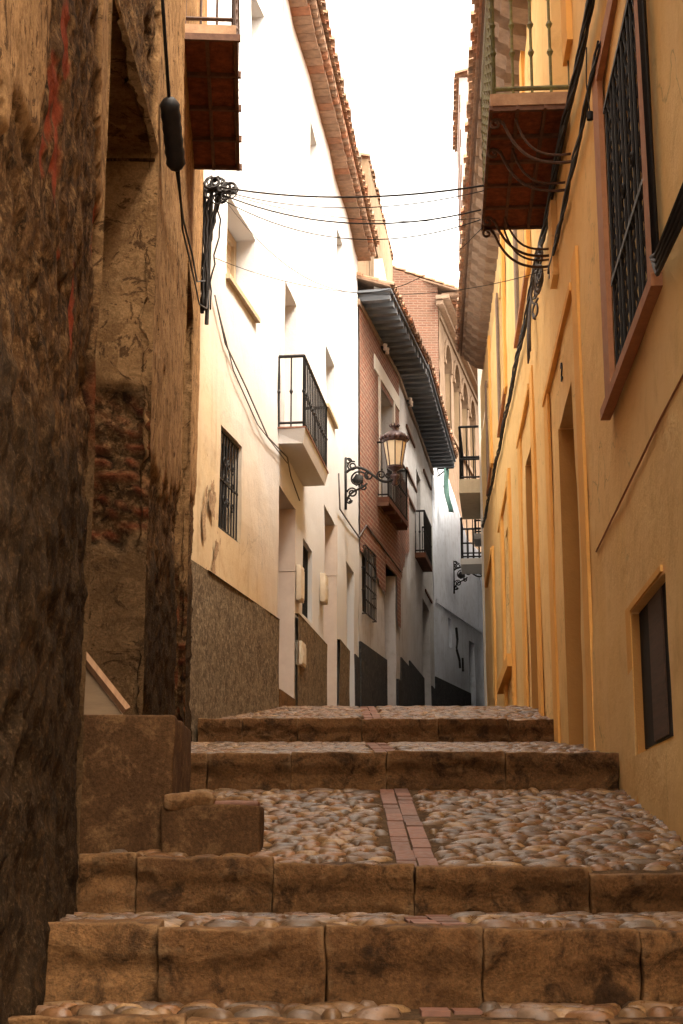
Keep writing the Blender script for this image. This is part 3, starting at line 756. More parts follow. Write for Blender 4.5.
# barred window with a worked centre
q = MB(); q.wbox(W1, .50, 1.30, -.157, -.14, 2.95, 3.91); wf = q.build('window', 'dark', wh)
gr = grille(W1, .54, 1.26, -.03, 2.96, 3.90, 8, 3, .009)
for uu in (.75, .9, 1.05):
    for zz in (3.25, 3.45, 3.62):
        gr.tube(spiral(W1.P(uu, -.02, zz), W1.d, Vector((0, 0, 1)), .055, .015, uu * 9, 1.2), .006, 5)
gr.build('grille', 'iron', wf)
# small windows
for W, (a, b_, c, d_, dp) in ((W2, ops2[5]), (W2, ops2[6]), (W2, ops2[7]), (W1, ops1[2])):
    q = MB(); q.wbox(W, a + .01, b_ - .01, -dp + .005, -dp + .03, c + .01, d_ - .01); wf = q.build('window', 'glass', wh)
    q = MB()
    for (x0, x1, y0_, y1_) in ((a + .01, a + .06, c, d_), (b_ - .06, b_ - .01, c, d_), (a, b_, d_ - .05, d_), (a, b_, c, c + .05), ((a + b_) / 2 - .02, (a + b_) / 2 + .02, c, d_)):
        q.wbox(W, x0, x1, -dp + .031, -dp + .055, y0_ + .001, y1_ - .001)
    q.build('window_frame', 'frame_tan', wf)
q = MB(); q.wbox(W2, 3.74, 4.85, -.02, .05, 6.07, 6.12); q.build('window_sill', 'frame_tan', wh)
# dark ground window
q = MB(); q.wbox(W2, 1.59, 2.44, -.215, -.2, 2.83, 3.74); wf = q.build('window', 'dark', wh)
grille(W2, 1.62, 2.42, -.06, 2.83, 3.74, 9, 2, .008).build('grille', 'iron', wf)
# balcony door
q = MB(); q.wbox(W2, .05, .84, -.245, -.2, 4.58, 6.45); wf = q.build('balcony_door', 'door_pale', wh)
q = MB()
for i in range(26): q.wbox(W2, .10, .42, -.2, -.185, 4.65 + i * .068, 4.70 + i * .068)
q.build('louvre', 'tilewhite', wf)
# balcony
q = MB()
q.hexa([W2.P(-.35, -.1, 4.40), W2.P(1.62, -.0, 4.40), W2.P(1.60, .27, 4.40), W2.P(-.33, .27, 4.40), W2.P(-.35, -.1, 4.56), W2.P(1.65, -.0, 4.56), W2.P(1.65, .30, 4.56), W2.P(-.38, .30, 4.56)])
bo = q.build('balcony', m_, wh)
q = MB(); q.wbox(W2, -.38, 1.65, -.02, .31, 4.562, 4.58); q.build('balcony_floor', 'gutter', bo)
railing(W2, -.35, 1.62, 0, .28, 4.58, 5.40, .14, .010, knot=True).build('railing', 'iron', bo)
# middle-height worked rail ornament
q = MB()
for i in range(16):
    uu = -.3 + i * .12; q.tube(spiral(W2.P(uu + .06, .28, 4.98), W2.d, Vector((0, 0, 1)), .05, .02, 0, 1.0, 10), .006, 5)
q.build('rail_ornament', 'iron', bo)
# eave: double course of tiles
zf = lambda u: 10.30
for W, u0, u1 in ((W1, -.6, 3.0), (W2, -.35, 8.15)):
    tiles(W, u0, u1, zf, .38, .35, 4, .21, .09, seed=3).build('roof_tiles', 'tile', wh)
    slope_slab(W, u0, u1, lambda u: 10.27, .30, -6, .35, .05).build('roof', 'soffit_brick', wh)
    u2 = MB(); rr = random.Random(4); u = u0
    while u < u1:
        L = .2; u2.wbox(W, u + .006, u + L - .006, -.02, .22 + rr.uniform(-.01, .01), 10.10, 10.15); u2.wbox(W, u + .05, u + L - .05, -.02, .30 + rr.uniform(-.01, .01), 10.155, 10.22); u += L
    u2.build('eave_brick', 'soffit_brick', wh)
q = MB(); q.wbox(W2, .90, .97, -.01, .018, 5.2, 5.35)

# meter boxes on the wall
def mbox(W, u0, u1, z0, z1, d, label):
    t = thing('meter_box', label, 'box', W.P((u0 + u1) / 2, 0, z0), 'meter boxes on the white house')
    q = MB(); rbox(q, W, u0, u1, .0, d, z0, z1, r=.01, amp=.0005, n=(2, 2, 2)); q.build('cabinet', 'boxpaint', t, True)
    q = MB(); q.wbox(W, u0 + .03, u1 - .03, d + .001, d + .008, z0 + .03, z1 - .05); q.build('cover', 'boxpaint', t)
    q = MB(); q.wbox(W, u0 + .06, u0 + .09, d + .009, d + .02, (z0 + z1) / 2 - .03, (z0 + z1) / 2 + .03); q.build('latch', 'boxpaint', t)
mbox(W2, 1.06, 1.32, 2.90, 3.32, .06, 'cream meter box between the doorway and the dark ground window')
mbox(W2, 3.20, 3.50, 3.24, 3.62, .07, 'cream meter box right of the dark ground window')
mbox(W2, 1.05, 1.40, 2.14, 2.42, .075, 'small pale box low on the brown rough base')

# ------------------------------------------------------------------ BRICK HOUSE
br = thing('brick_house', 'red brick house with dark boarded eave and patched plaster', 'house', (1.1, 28, 2.2))
opb1 = [(.30, 1.15, 3.95, 5.02, .12), (1.95, 3.35, 6.22, 8.42, .3), (2.45, 3.62, 1.8, 5.15, .5)]
opb2 = [(3.6, 4.65, 6.35, 8.3, .3), (4.7, 6.6, 2.4, 5.6, .5)]
# brick over a ragged plaster coat: separate layered surfaces
grid_facade(B1, 0, 4.06, 1.2, 9.36, opb1, .3, .014, 6).build('wall', 'greyplaster', br)
grid_facade(B2, 0.0, 7.55, 1.2, 9.5, opb2, .3, .014, 6, seed=5).build('wall', 'greyplaster', br)
def ragged(W, u0, u1, z0, topf, off, mat, ops, name, st=.06, z_hi=9.3):
    mb = MB(); nu = int((u1 - u0) / st); nzz = int((z_hi - z0) / st); ids = {}
    def V(i, j):
        if (i, j) not in ids: 
            u = u0 + (u1 - u0) * i / nu; z = z0 + (z_hi - z0) * j / nzz
            ids[(i, j)] = len(mb.v); mb.v.append(tuple(W.P(u, off + .008 * NV(Vector((u, z, 3))), z)))
        return ids[(i, j)]
    for i in range(nu):
        for j in range(nzz):
            u = u0 + (u1 - u0) * (i + .5) / nu; z = z0 + (z_hi - z0) * (j + .5) / nzz
            if z < topf(u) + .22 * NV(Vector((u * 2.2, z * 1.3, 5))) + .1 * NV(Vector((u * 7, z * 5, 2))): continue
            if any(o[0] < u < o[1] and o[2] < z < o[3] for o in ops): continue
            mb.f.append((V(i, j), V(i + 1, j), V(i + 1, j + 1), V(i, j + 1)))
    k = mb.build(name, mat, br); return k
ragged(B1, 0.0, 4.06, 1.2, lambda u: 4.95 if u < 1.3 else (4.75 - (u - 1.3) * .15 if u < 2.5 else (4.9 if u < 3.6 else 4.2)), .028, 'brick', opb1, 'brickwork')
ragged(B2, 0.0, 1.9, 1.2, lambda u: 5.2 + u * .5 if u < 1.75 else 99, .022, 'brick', [], 'brickwork', z_hi=7.35)
# white surround of the tall window
for (x0, x1) in ((1.78, 1.95), (3.35, 3.5)):
    q = MB(); q.wbox(B1, x0, x1, .0, .045, 6.2, 8.518); q.build('window_surround', 'white', br)
q = MB(); q.wbox(B1, 1.35, 4.05, .0, .045, 8.52, 8.80); q.build('lintel', 'white', br)
q = MB(); q.wbox(B1, 1.96, 3.34, -.295, -.25, 6.23, 8.41); wf = q.build('window', 'white', br)
q = MB(); q.wbox(B1, 2.0, 2.6, -.249, -.23, 6.3, 8.3); q.build('pane', 'glass', wf)
q = MB(); q.wbox(B1, 1.60, 3.75, -.05, .24, 6.10, 6.20); bo = q.build('balcony', 'slab_brown', br)
for i in range(4): q = MB(); q.wbox(B1, 1.6 + i * .68, 1.66 + i * .68, -.02, .23, 6.04, 6.099); q.build('beam', 'slab_beam', bo)
railing(B1, 1.63, 3.72, 0, .22, 6.20, 7.22, .13, .010).build('railing', 'iron', bo)
# projecting barred window
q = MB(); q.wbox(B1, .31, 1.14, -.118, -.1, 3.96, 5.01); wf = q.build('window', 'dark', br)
gq = grille(B1, .26, 1.20, .07, 3.90, 5.05, 8, 6, .010)
for uu in (.26, 1.20):
    for zz in (3.9, 4.3, 4.68, 5.05): gq.tube([B1.P(uu, 0, zz), B1.P(uu, .07, zz)], .01, 5)
gq.build('grille', 'iron', wf)
q = MB(); q.wbox(B1, 2.46, 3.60, -.49, -.44, 1.8, 5.13); q.build('door', 'door_pale', br)
q = MB(); q.wbox(B1, 2.42, 3.66, -.4, .04, 5.15, 5.32); q.build('door_lintel', 'brick', br)
# dark painted plinth
for (W, a, b_, z) in ((B1, .0, 2.44, 3.40), (B1, 3.63, 4.06, 3.20), (B2, 0, 1.6, 3.66), (B2, 1.6, 4.68, 3.8), (B2, 6.62, 7.55, 3.85)):
    q = MB(); q.wbox(W, a, b_, .0, .042 if W is B1 else .03, 1.2, z); q.build('plinth', 'plinth_dark', br)
# second balcony, ledges, door
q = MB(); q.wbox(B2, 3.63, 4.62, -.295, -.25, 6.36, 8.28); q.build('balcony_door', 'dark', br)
q = MB(); q.wbox(B2, 3.2, 4.9, -.05, .22, 6.22, 6.33); bo = q.build('balcony', 'slab_brown', br)
railing(B2, 3.23, 4.87, 0, .20, 6.33, 7.25, .12, .012).build('railing', 'iron', bo)
for (a, b_, z) in ((1.5, 3.2, 8.65), (1.45, 3.5, 7.72), (5.3, 7.2, 8.68), (1.3, 3.1, 7.2), (5.3, 7.0, 5.85)):
    q = MB(); q.wbox(B2, a, b_, .0, .035, z, z + .055); q.build('ledge', 'slab_beam', br)
q = MB(); q.wbox(B2, 4.72, 6.58, -.49, -.44, 2.4, 5.58); q.build('door', 'door_wood', br)
# boarded eave with rafters and tile ends
for W, u0, u1 in ((B1, -.1, 4.2), (B2, .05, 7.7)):
    rz = 0.0 if W is B1 else .10
    tiles(W, u0, u1, lambda u: 9.50 + rz, .66, .35, 4, .19, .08, seed=8).build('roof_tiles', 'tile', br)
    q = MB(); q.wbox(W, u0, u1, -.01, .60, 9.41 + rz, 9.45 + rz); q.build('soffit', 'bluewood', br)
    q = MB(); u = u0 + .1
    while u < u1: q.wbox(W, u, u + .13, -.01, .56, 9.29 + rz, 9.409 + rz); u += .34
    q.build('rafter', 'bluewood', br)
    q = MB(); q.wbox(W, u0, u1, .0, .05, 9.20, 9.30); q.build('wall_moulding', 'corbel', br)
    slope_slab(W, u0, u1, lambda u: 9.52 + rz, .58, -3.2, .35, .04).build('roof', 'soffit_brick', br)
for (u, lb) in ((2.0, 'pair of white insulators under the near end of the dark eave'), (5.3, 'pair of white insulators under the middle of the dark eave')):
    W = B1; uu = u
    if u > 4.1: W = B2; uu = u - 4.0
    t = thing('insulator', lb, 'insulator', W.P(uu, .1, 9.1), 'insulators under the dark eave')
    for k in (0, .22):
        q = MB(); q.lathe(W.P(uu + k, .12, 9.08), [(.001, 0), (.035, .01), (.035, .05), (.02, .06), (.04, .08), (.04, .12), (.001, .14)], 10); q.build('knob', 'tilewhite', t, True)
    q = MB(); q.wbox(W, uu - .05, uu + .27, .05, .09, 9.11, 9.15); q.build('holder', 'iron', t)

# ------------------------------------------------------------------ CREAM UPPER HOUSE behind the brick house's eave
K1 = Wall((.50, 25.2), (1.12, 30.2), 1)
cr = thing('cream_house', 'cream block with one brown window rising above the brick house roof', 'house', K1.P(2.5, -1, 9.4))
grid_facade(K1, 0, 5.0, 9.4, 12.55, [(.9, 1.75, 9.9, 11.35, .2)], .4, .02, 4).build('wall', plaster('aged_cream_wall', (.30, .225, .15), (.235, .16, .10), (.14, .075, .04), .6), cr)
q = MB(); q.wbox(K1, .92, 1.73, -.195, -.15, 9.92, 11.33); wf = q.build('window', 'brownstone', cr)
q = MB(); q.wbox(K1, 1.0, 1.3, -.149, -.13, 10.0, 11.25); q.wbox(K1, 1.36, 1.65, -.149, -.13, 10.0, 11.25); q.build('pane', 'glass', wf)
tiles(K1, -.1, 5.05, lambda u: 12.56, .03, .3, 3, .2, .08, seed=13).build('roof_tiles', 'tile', cr)
q = MB(); q.hexa([K1.P(-1.1, .35, 9.55), K1.P(3.2, .30, 9.5), K1.P(3.2, .20, 9.5), K1.P(-1.1, .2, 9.55), K1.P(-1.1, .35, 10.1), K1.P(3.2, .30, 9.75), K1.P(3.2, .20, 9.75), K1.P(-1.1, .2, 10.1)])
q.build('parapet', 'white', cr)

# ------------------------------------------------------------------ ARCADE HOUSE far behind
A1 = Wall((2.92, 42), (5.2, 52.4), 1); A0 = Wall((-1.5, 42.0), (2.9, 42), 1)
ar = thing('arcade_house', 'far brick building with a row of round arches under its tiled eave', 'building', (3, 46, 3))
H = 16.4
class Arc: pass
mb = MB(); st = .1; nu = int(10.6 / st); nn = int(13 / st); ids = {}
arch_c = [1.75, 3.7, 5.6, 7.6]; AR = .68; AS = 14.75
def inarch(u, z):
    for c in arch_c:
        if abs(u - c) < AR:
            if 12.9 < z < AS + math.sqrt(max(0, AR ** 2 - (u - c) ** 2)): return True
    return False
for i in range(nu + 1):
    for j in range(nn + 1): mb.v.append(tuple(A1.P(i * st, 0.02 * NV(Vector((i * .3, j * .3, 1))), 3.4 + j * st)))
for i in range(nu):
    for j in range(nn):
        if inarch((i + .5) * st, 3.4 + (j + .5) * st): continue
        mb.f.append((i * (nn + 1) + j, (i + 1) * (nn + 1) + j, (i + 1) * (nn + 1) + j + 1, i * (nn + 1) + j + 1))
mb.build('wall', 'stonearc', ar)
for c in arch_c:
    q = MB(); q.wbox(A1, c - AR, c + AR, -.5, -.42, 12.9, AS + AR); q.wbox(A1, c + AR, c + AR + .05, -.48, -.02, 12.9, AS); q.wbox(A1, c - AR - .05, c - AR, -.48, -.02, 12.9, AS)
    wn = q.build('arch_niche', 'niche', ar)
    q = MB(); k_ = 14
    for i in range(k_):
        a1, a2 = math.pi * i / k_, math.pi * (i + 1) / k_; R1, R2_ = AR, AR + .16
        pp = [(c + R1 * math.cos(a1), AS + R1 * math.sin(a1)), (c + R2_ * math.cos(a1), AS + R2_ * math.sin(a1)), (c + R2_ * math.cos(a2), AS + R2_ * math.sin(a2)), (c + R1 * math.cos(a2), AS + R1 * math.sin(a2))]
        q.hexa([A1.P(x, -.3, z) for x, z in pp] + [A1.P(x, .05, z) for x, z in pp])
    q.wbox(A1, c - AR - .2, c - AR + .02, 0, .07, AS - .14, AS - .02); q.build('arch_surround', 'stonearc', wn)
q = MB(); q.wbox(A1, .0, 9.5, 0, .08, 12.6, 12.75); q.wbox(A1, .1, 9.5, 0, .05, 15.75, 15.85); q.build('string_course', 'stonearc', ar)
mb = grid_facade(A0, 0, 4.4, 3, H, [], .25, .02, 8, ends=False, top=False, seed=3); mb.v = [(x, y, z if z < H - .3 else z + .36 + max(0, 2.9 - x) * .40) for x, y, z in mb.v]; mb.build('end_wall', 'brick_pale', ar)
q = MB(); q.hexa([A1.P(0.02, -.02, 3), A1.P(10.6, -.02, 3), A1.P(10.6, -4, 3), A1.P(.02, -4, 3), A1.P(.02, -.02, H), A1.P(10.6, -.02, H), A1.P(10.6, -4, H), A1.P(.02, -4, H)])
q.f = q.f[1:]
bod = MB(); bod.quad(A1.P(10.6, 0, 3), A1.P(10.6, -4, 3), A1.P(10.6, -4, H), A1.P(10.6, 0, H)); bod.quad(A1.P(0, -.45, 3), A1.P(10.6, -.45, 3), A1.P(10.6, -.45, H), A1.P(0, -.45, H)); bod.build('rear_wall', 'stonearc', ar)
for (o_, z_, n_) in ((.16, H - .3, 0), (.34, H - .14, 1)):
    q = MB(); q.wbox(A1, -.1 - o_ * .3, 10.6, -.05, o_, z_, z_ + .12); q.build('cornice', 'corbel', ar)
q = MB(); u = 0
while u < 10.5: q.wbox(A1, u, u + .12, .1, .75, H + .0, H + .10); u += .3
q.build('rafter', 'soffit_brick', ar)
tiles(A1, -.12, 10.6, lambda u: H + .10, .80, .40, 12, .22, .09, seed=31).build('roof_tiles', 'tile', ar)
slope_slab(A1, -.10, 10.6, lambda u: H + .08, .78, -4.2, .40, .05).build('roof', 'soffit_brick', ar)

# ------------------------------------------------------------------ BLUE-WHITE HOUSE closing the street
bh = thing('pale_blue_house', 'bluish white house with a dark painted base at the street bend', 'house', (3, 38, 3))
mbw = grid_facade(C1, 0, 6.3, 1.5, 9.9, [(1.55, 1.9, 5.1, 5.85, .12), (4.02, 4.7, 2.4, 5.6, .3), (3.4, 3.75, 8.9, 9.4, .1)], .3, .02, 5, seed=8)
nv = []
for v in mbw.v:
    u = (Vector(v) - C1.A).dot(C1.d)
    z = v[2]
    if z > 8.6: z = min(z, 9.75 - max(0, u - 1.5) * .55) if True else z
    nv.append((v[0], v[1], z))
mbw.v = nv
mbw.build('wall', 'bluewhite', bh)
q = MB(); q.wbox(C1, 0, 4.0, 0, .03, 1.5, 4.18); q.build('plinth', 'plinth_dark', bh)
q = MB(); q.wbox(C1, 4.04, 4.68, -.29, -.25, 2.4, 5.58); q.build('door', 'plinth_dark', bh)
q = MB(); q.wbox(C1, 1.56, 1.89, -.115, -.09, 5.11, 5.84); q.build('window', 'dark', bh)
q = MB(); q.wbox(C1, .2, 6.2, 0, .05, 6.0, 6.1); q.build('string_course', 'bluewhite', bh)
q = MB()
for (u, z, u2, z2) in ((2.35, 5.7, 2.45, 5.4), (2.45, 5.4, 2.3, 5.15), (2.3, 5.15, 2.65, 4.9), (2.65, 4.9, 2.7, 4.7), (3.0, 5.0, 3.05, 4.65)):
    q.tube([C1.P(u, .0, z), C1.P(u2, .0, z2)], .06, 5)
q.build('exposed_patch', 'plinth_dark', bh)
# cloth on a bracket
t = thing('hanging_banner', 'narrow teal cloth hanging from an iron arm on the bluish wall', 'banner', C1.P(.6, .3, 7.9))
q = MB(); q.tube([C1.P(.62, 0, 9.5), C1.P(.62, .42, 9.5)], .03, 6); q.tube([C1.P(.62, 0, 9.3), C1.P(.62, .3, 9.5)], .018, 6); q.build('arm', 'iron', t)
q = MB(); n = 16
for i in range(n + 1):
    z = 9.75 - i / n * 1.4; 
    for k in range(5):
        a = k / 4; wob = .05 * math.sin(i * .9 + k * 1.4)
        q.v.append(tuple(C1.P(.60 + .06 * a + wob * .5, .12 + .11 * a + .03 * math.sin(i * .5) + (i / n) * .12, z)))
for i in range(n):
    for k in range(4): q.f.append((i * 5 + k, i * 5 + k + 1, (i + 1) * 5 + k + 1, (i + 1) * 5 + k))
o = q.build('cloth', 'teal', t, True); md = o.modifiers.new('thick', 'SOLIDIFY'); md.thickness = .01

# ------------------------------------------------------------------ NEXT HOUSE ON THE RIGHT
nh = thing('balcony_house', 'grey white house with small balconies past the yellow house', 'house', (3.6, 35, 3))
grid_facade(R2, 0, 12.5, 1.5, 10.4, [(6.9, 7.8, 6.95, 9.1, .25), (1.7, 2.7, 7.98, 9.9, .25)], .4, .015, 5, seed=6).build('wall', 'white', nh)
for (a, b_, ov, z0, z1, zt, m1) in ((1.35, 3.9, .46, 7.46, 7.76, 8.92, 'cream'), (6.8, 8.1, .60, 6.98, 7.13, 8.15, 'white'), (4.6, 5.5, .22, 7.15, 7.28, 8.1, 'greyplaster')):
    q = MB(); q.wbox(R2, a, b_, -.05, ov, z0, z1); bo = q.build('balcony', m1, nh)
    railing(R2, a + .03, b_ - .03, 0, ov - .03, z1, zt, .16, .014, knot=False, mid=(z1 * .62 + zt * .38)).build('railing', 'iron', bo)
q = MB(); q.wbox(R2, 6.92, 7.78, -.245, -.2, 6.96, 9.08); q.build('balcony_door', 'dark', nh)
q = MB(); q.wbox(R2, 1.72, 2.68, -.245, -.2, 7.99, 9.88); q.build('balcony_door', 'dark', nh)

# ------------------------------------------------------------------ YELLOW HOUSE
ye = thing('yellow_house', 'long ochre yellow house with framed doors and barred windows on the right', 'house', (1.9, 14, 1))
opr = [(6.22, 7.62, 2.50, 4.10, .26), (6.36, 7.44, .48, 1.20, .045), (10.05, 11.25, .3, 3.28, .34), (14.35, 15.40, .9, 4.08, .32), (18.9, 20.1, 2.68, 4.30, .25), (24.4, 25.6, 2.6, 4.45, .25),
       (9.50, 10.75, 5.22, 7.60, .28), (14.2, 15.7, 5.75, 7.75, .25), (19.0, 20.5, 6.05, 7.95, .25), (24.0, 25.4, 6.35, 8.2, .25)]
YT = 8.15
grid_facade(Rt, 1.5, 28.98, -1.5, 8.15, opr, .3, .014, 7, top=False).build('wall', 'yellow', ye)
# the wall climbs with the street towards its far end
mb = MB(); n = 24
for i in range(n + 1):
    u = 8 + i * (28.98 - 8) / n
    for z in (8.15, max(8.16, 8.05 + .075 * (u - 12))): mb.v.append(tuple(Rt.P(u, 0, z)))
for i in range(n): mb.f.append((2 * i, 2 * i + 2, 2 * i + 3, 2 * i + 1))
mb.build('upper_wall', 'yellow_pale', ye)
# raised door surrounds
def surround(a, b_, w, zt, zb, matn, pr=.045, lint=.0):
    for (x0, x1, z1) in ((a, a + w, zt[0]), (b_ - w * 1.2, b_, zt[1])):
        q = MB(); q.wbox(Rt, x0, x1, .0, pr, zb, z1); q.build('pilaster', matn, ye)
surround(9.30, 12.42, .34, (3.99, 3.87), .2, 'orange', .022)
q = MB(); q.wbox(Rt, 9.66, 12.40, .0, .035, 3.81, 3.87); q.build('door_cornice', 'orange', ye)
surround(13.75, 16.42, .40, (4.65, 4.62), .7, 'orange', .024)
q = MB(); q.wbox(Rt, 14.18, 16.40, .0, .036, 4.54, 4.60); q.build('door_cornice', 'orange', ye)
surround(18.33, 21.0, .40, (4.82, 4.8), 1.4, 'orange', .04)
q = MB(); q.wbox(Rt, 18.75, 21.6, .0, .045, 4.68, 4.75); q.build('window_cornice', 'orange', ye)
q = MB(); q.wbox(Rt, 18.5, 21.8, .0, .10, 2.30, 2.46); q.build('window_sill', 'orange', ye)
q = MB(); q.wbox(Rt, 24.0, 24.35, .0, .04, 2.0, 4.98); q.build('pilaster', 'orange', ye)
q = MB(); q.wbox(Rt, 24.36, 27.5, .0, .05, 4.9, 5.02); q.build('window_cornice', 'orange', ye)
for (a, b_, c, d_, dp), mt, nm in ((opr[2], 'door_wood', 'door'), (opr[3], 'door_wood', 'door'), (opr[4], 'glass', 'window'), (opr[5], 'glass', 'window'), (opr[6], 'door_pale', 'balcony_door'), (opr[7], 'greyplaster', 'window'), (opr[8], 'greyplaster', 'window'), (opr[9], 'greyplaster', 'window')):
    q = MB(); q.wbox(Rt, a + .01, b_ - .01, -dp + .004, -dp + .05, c + .01, d_ - .01); wf = q.build(nm, mt, ye)
    if nm == 'door':
        q = MB()
        for i in range(2):
            for j in range(3): q.wbox(Rt, a + .1 + i * (b_ - a) / 2, a + (b_ - a) / 2 - .06 + i * (b_ - a) / 2, -dp + .051, -dp + .07, d_ - .9 - j * .8, d_ - .2 - j * .8)
        q.build('door_panel', mt, wf)
    elif nm == 'window' and mt == 'glass':
        q = MB()
        for k in (.0, .48, .94): q.wbox(Rt, a + (b_ - a) * k + .015, a + (b_ - a) * k + .075, -dp + .051, -dp + .08, c + .02, d_ - .02)
        q.build('window_frame', 'door_wood', wf)
for (a, b_, c, d_, dp) in (opr[1], opr[2], opr[3]):
    q = MB(); q.wbox(Rt, b_ - .012, b_ - .002, -dp + .002, .004, c + .003, d_ - .012); q.build('jamb_shade_sheet', 'orange_shaded', ye)  # thin sheet added over the far jamb, its shade put into the colour
# brown frames of the upper floor
for (a, b_, c, d_) in ((14.2, 15.7, 5.75, 7.75), (19.0, 20.5, 6.05, 7.95), (24.0, 25.4, 6.35, 8.2)):
    q = MB(); q.wbox(Rt, a - .55, a - .22, .0, .04, c - .1, d_ + .25); q.build('window_surround', 'orange', ye)
    for (x0, x1) in ((a - .2, a), (b_, b_ + .35)):
        q = MB(); q.wbox(Rt, x0, x1, .0, .03, c, d_ + .1); q.build('window_surround', 'corbel', ye)
    q = MB(); q.wbox(Rt, a - .2, b_ + .5, .0, .045, c - .07, c - .01); q.build('window_sill', 'brownstone', ye)
q = MB(); q.wbox(Rt, 9.12, 9.48, .0, .04, 5.42, 7.7); q.build('window_surround', 'orange', ye)
# big barred window with brown stone frame
q = MB(); q.wbox(Rt, 7.68, 7.93, .0, .03, 2.42, 4.44); q.wbox(Rt, 6.02, 6.20, .0, .03, 2.42, 4.6); q.wbox(Rt, 6.2, 7.68, .0, .035, 4.30, 4.42); q.build('window_surround', 'brownstone', ye)
q = MB(); q.wbox(Rt, 5.95, 7.97, .0, .055, 2.37, 2.43); q.build('window_sill', 'brownstone', ye)
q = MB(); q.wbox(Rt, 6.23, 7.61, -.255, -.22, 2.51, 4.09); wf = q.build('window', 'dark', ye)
q = MB(); 
for i in range(12):
    u = 6.27 + i * .117; tw = i % 3 == 1
    if tw:
        pts = [Rt.P(u + .006 * math.cos(k * 1.6), .0 + .006 * math.sin(k * 1.6), 2.50 + k * 1.58 / 50) for k in range(51)]; q.tube(pts, .009, 5)
    else: q.tube([Rt.P(u, 0.0, 2.50), Rt.P(u, 0.0, 4.08)], .010, 6)
q.wbox(Rt, 6.24, 7.60, -.012, .013, 3.02, 3.05); q.wbox(Rt, 6.24, 7.60, -.012, .013, 2.505, 2.53); q.wbox(Rt, 6.24, 7.62, -.012, .013, 4.06, 4.085)
for uu in (6.62, 6.97): q.tube(spiral(Rt.P(uu, .01, 3.28), Rt.d, Vector((0, 0, 1)), .05, .01, 0, 1.4), .007, 5)
q.build('grille', 'iron', wf)
# basement window in a splayed recess
q = MB(); q.wbox(Rt, 6.37, 7.425, -.044, -.034, .51, 1.19); wf = q.build('basement_window', 'dark', ye)
q = MB(); q.wbox(Rt, 6.62, 7.04, -.033, -.024, .52, 1.18); q.build('shutter', 'door_wood', wf)
q = MB(); q.wbox(Rt, 7.44, 7.62, .0, .010, .10, 1.235); q.wbox(Rt, 6.36, 7.439, .0, .012, 1.205, 1.235); q.build('window_surround', 'orange', ye)
# score line in the render
q = MB(); q.tube([Rt.P(5.0, .004, 1.84), Rt.P(6.2, .004, 1.85), Rt.P(7.5, .004, 1.83), Rt.P(8.9, .004, 1.81)], .006, 4); q.build('score_line', 'brownstone', ye)
# balcony
q = MB(); q.wbox(Rt, 9.38, 11.42, -.02, .56, 5.08, 5.17); bo = q.build('balcony', 'slab_edge', ye)
q = MB()
for i in range(5):
    for j in range(3): q.wbox(Rt, 9.40 + i * .405, 9.40 + i * .405 + .385, .01 + j * .185, .175 + j * .185, 5.068, 5.085)
q.build('underside_tile', 'slab_red', bo)
for i in range(6): q = MB(); q.wbox(Rt, 9.39 + i * .4, 9.42 + i * .4, .0, .565, 5.045, 5.082); q.build('beam', 'slab_beam', bo)
for ww in (.18, .37, .555): q = MB(); q.wbox(Rt, 9.38, 11.42, ww - .012, ww + .012, 5.048, 5.079); q.build('beam', 'slab_beam', bo)
railing(Rt, 9.41, 11.39, 0, .53, 5.17, 6.25, .135, .011, knot=3).build('railing', 'patina', bo)
Z = Vector((0, 0, 1))
for u in (9.50, 9.95, 11.15, 11.38):
    q = MB()
    q.tube(bez(Rt.P(u, .0, 4.70), Rt.P(u, .30, 4.66), Rt.P(u, .40, 4.82), Rt.P(u, .47, 5.02)) + spiral(Rt.P(u, .52, 5.0), Rt.n, Z, .045, .012, math.pi, -1.3), .011, 6)
    q.tube(bez(Rt.P(u, .0, 4.76), Rt.P(u, .25, 4.72), Rt.P(u, .33, 4.84), Rt.P(u, .38, 5.04)), .009, 6)
    q.build('scroll_bracket', 'rust_iron', bo)
# little pilaster stubs under the balcony
q = MB(); q.wbox(Rt, 10.7, 11.0, .0, .05, 4.35, 5.03); q.build('corbel_stub', 'yellow', ye)
# eave: stepped corbels under tiles
ez = lambda u: 8.25 + .082 * (u - 12)
tiles(Rt, 8.2, 27.2, ez, .52, .35, 4, .20, .085, seed=21).build('roof_tiles', 'tile', ye)
slope_slab(Rt, 8.2, 27.2, lambda u: ez(u) - .0, .46, -5, .35, .05, 12).build('roof', 'soffit_brick', ye)
u = 8.3
cor0 = None
while u < 26.9:
    z = ez(u) - .05; q = MB()
    pr = [(0, 0), (.40, 0), (.40, -.10), (.36, -.10), (.36, -.14), (.27, -.20), (.27, -.235), (.17, -.29), (.17, -.32), (0, -.36)]
    n = len(pr); q.v += [tuple(Rt.P(u, a, z + b)) for a, b in pr] + [tuple(Rt.P(u + .27, a, z + b)) for a, b in pr]
    q.f += [tuple(range(n)), tuple(range(2 * n - 1, n - 1, -1))] + [(i, i + n, (i + 1) % n + n, (i + 1) % n) for i in range(n)]
    q.build('corbel', 'corbel', ye); u += .56
q = MB(); u = 8.2
while u < 26.9:
    z = ez(u + .3); q.wbox(Rt, u, u + .555, -.02, .43, z - .075, z - .052); u += .56
q.build('soffit', 'soffit_dark', ye)
q = MB(); q.box((1.3, 1.5, 8.15), (9, 8.15, 8.3)); q.build('roof_deck', 'soffit_brick', ye)
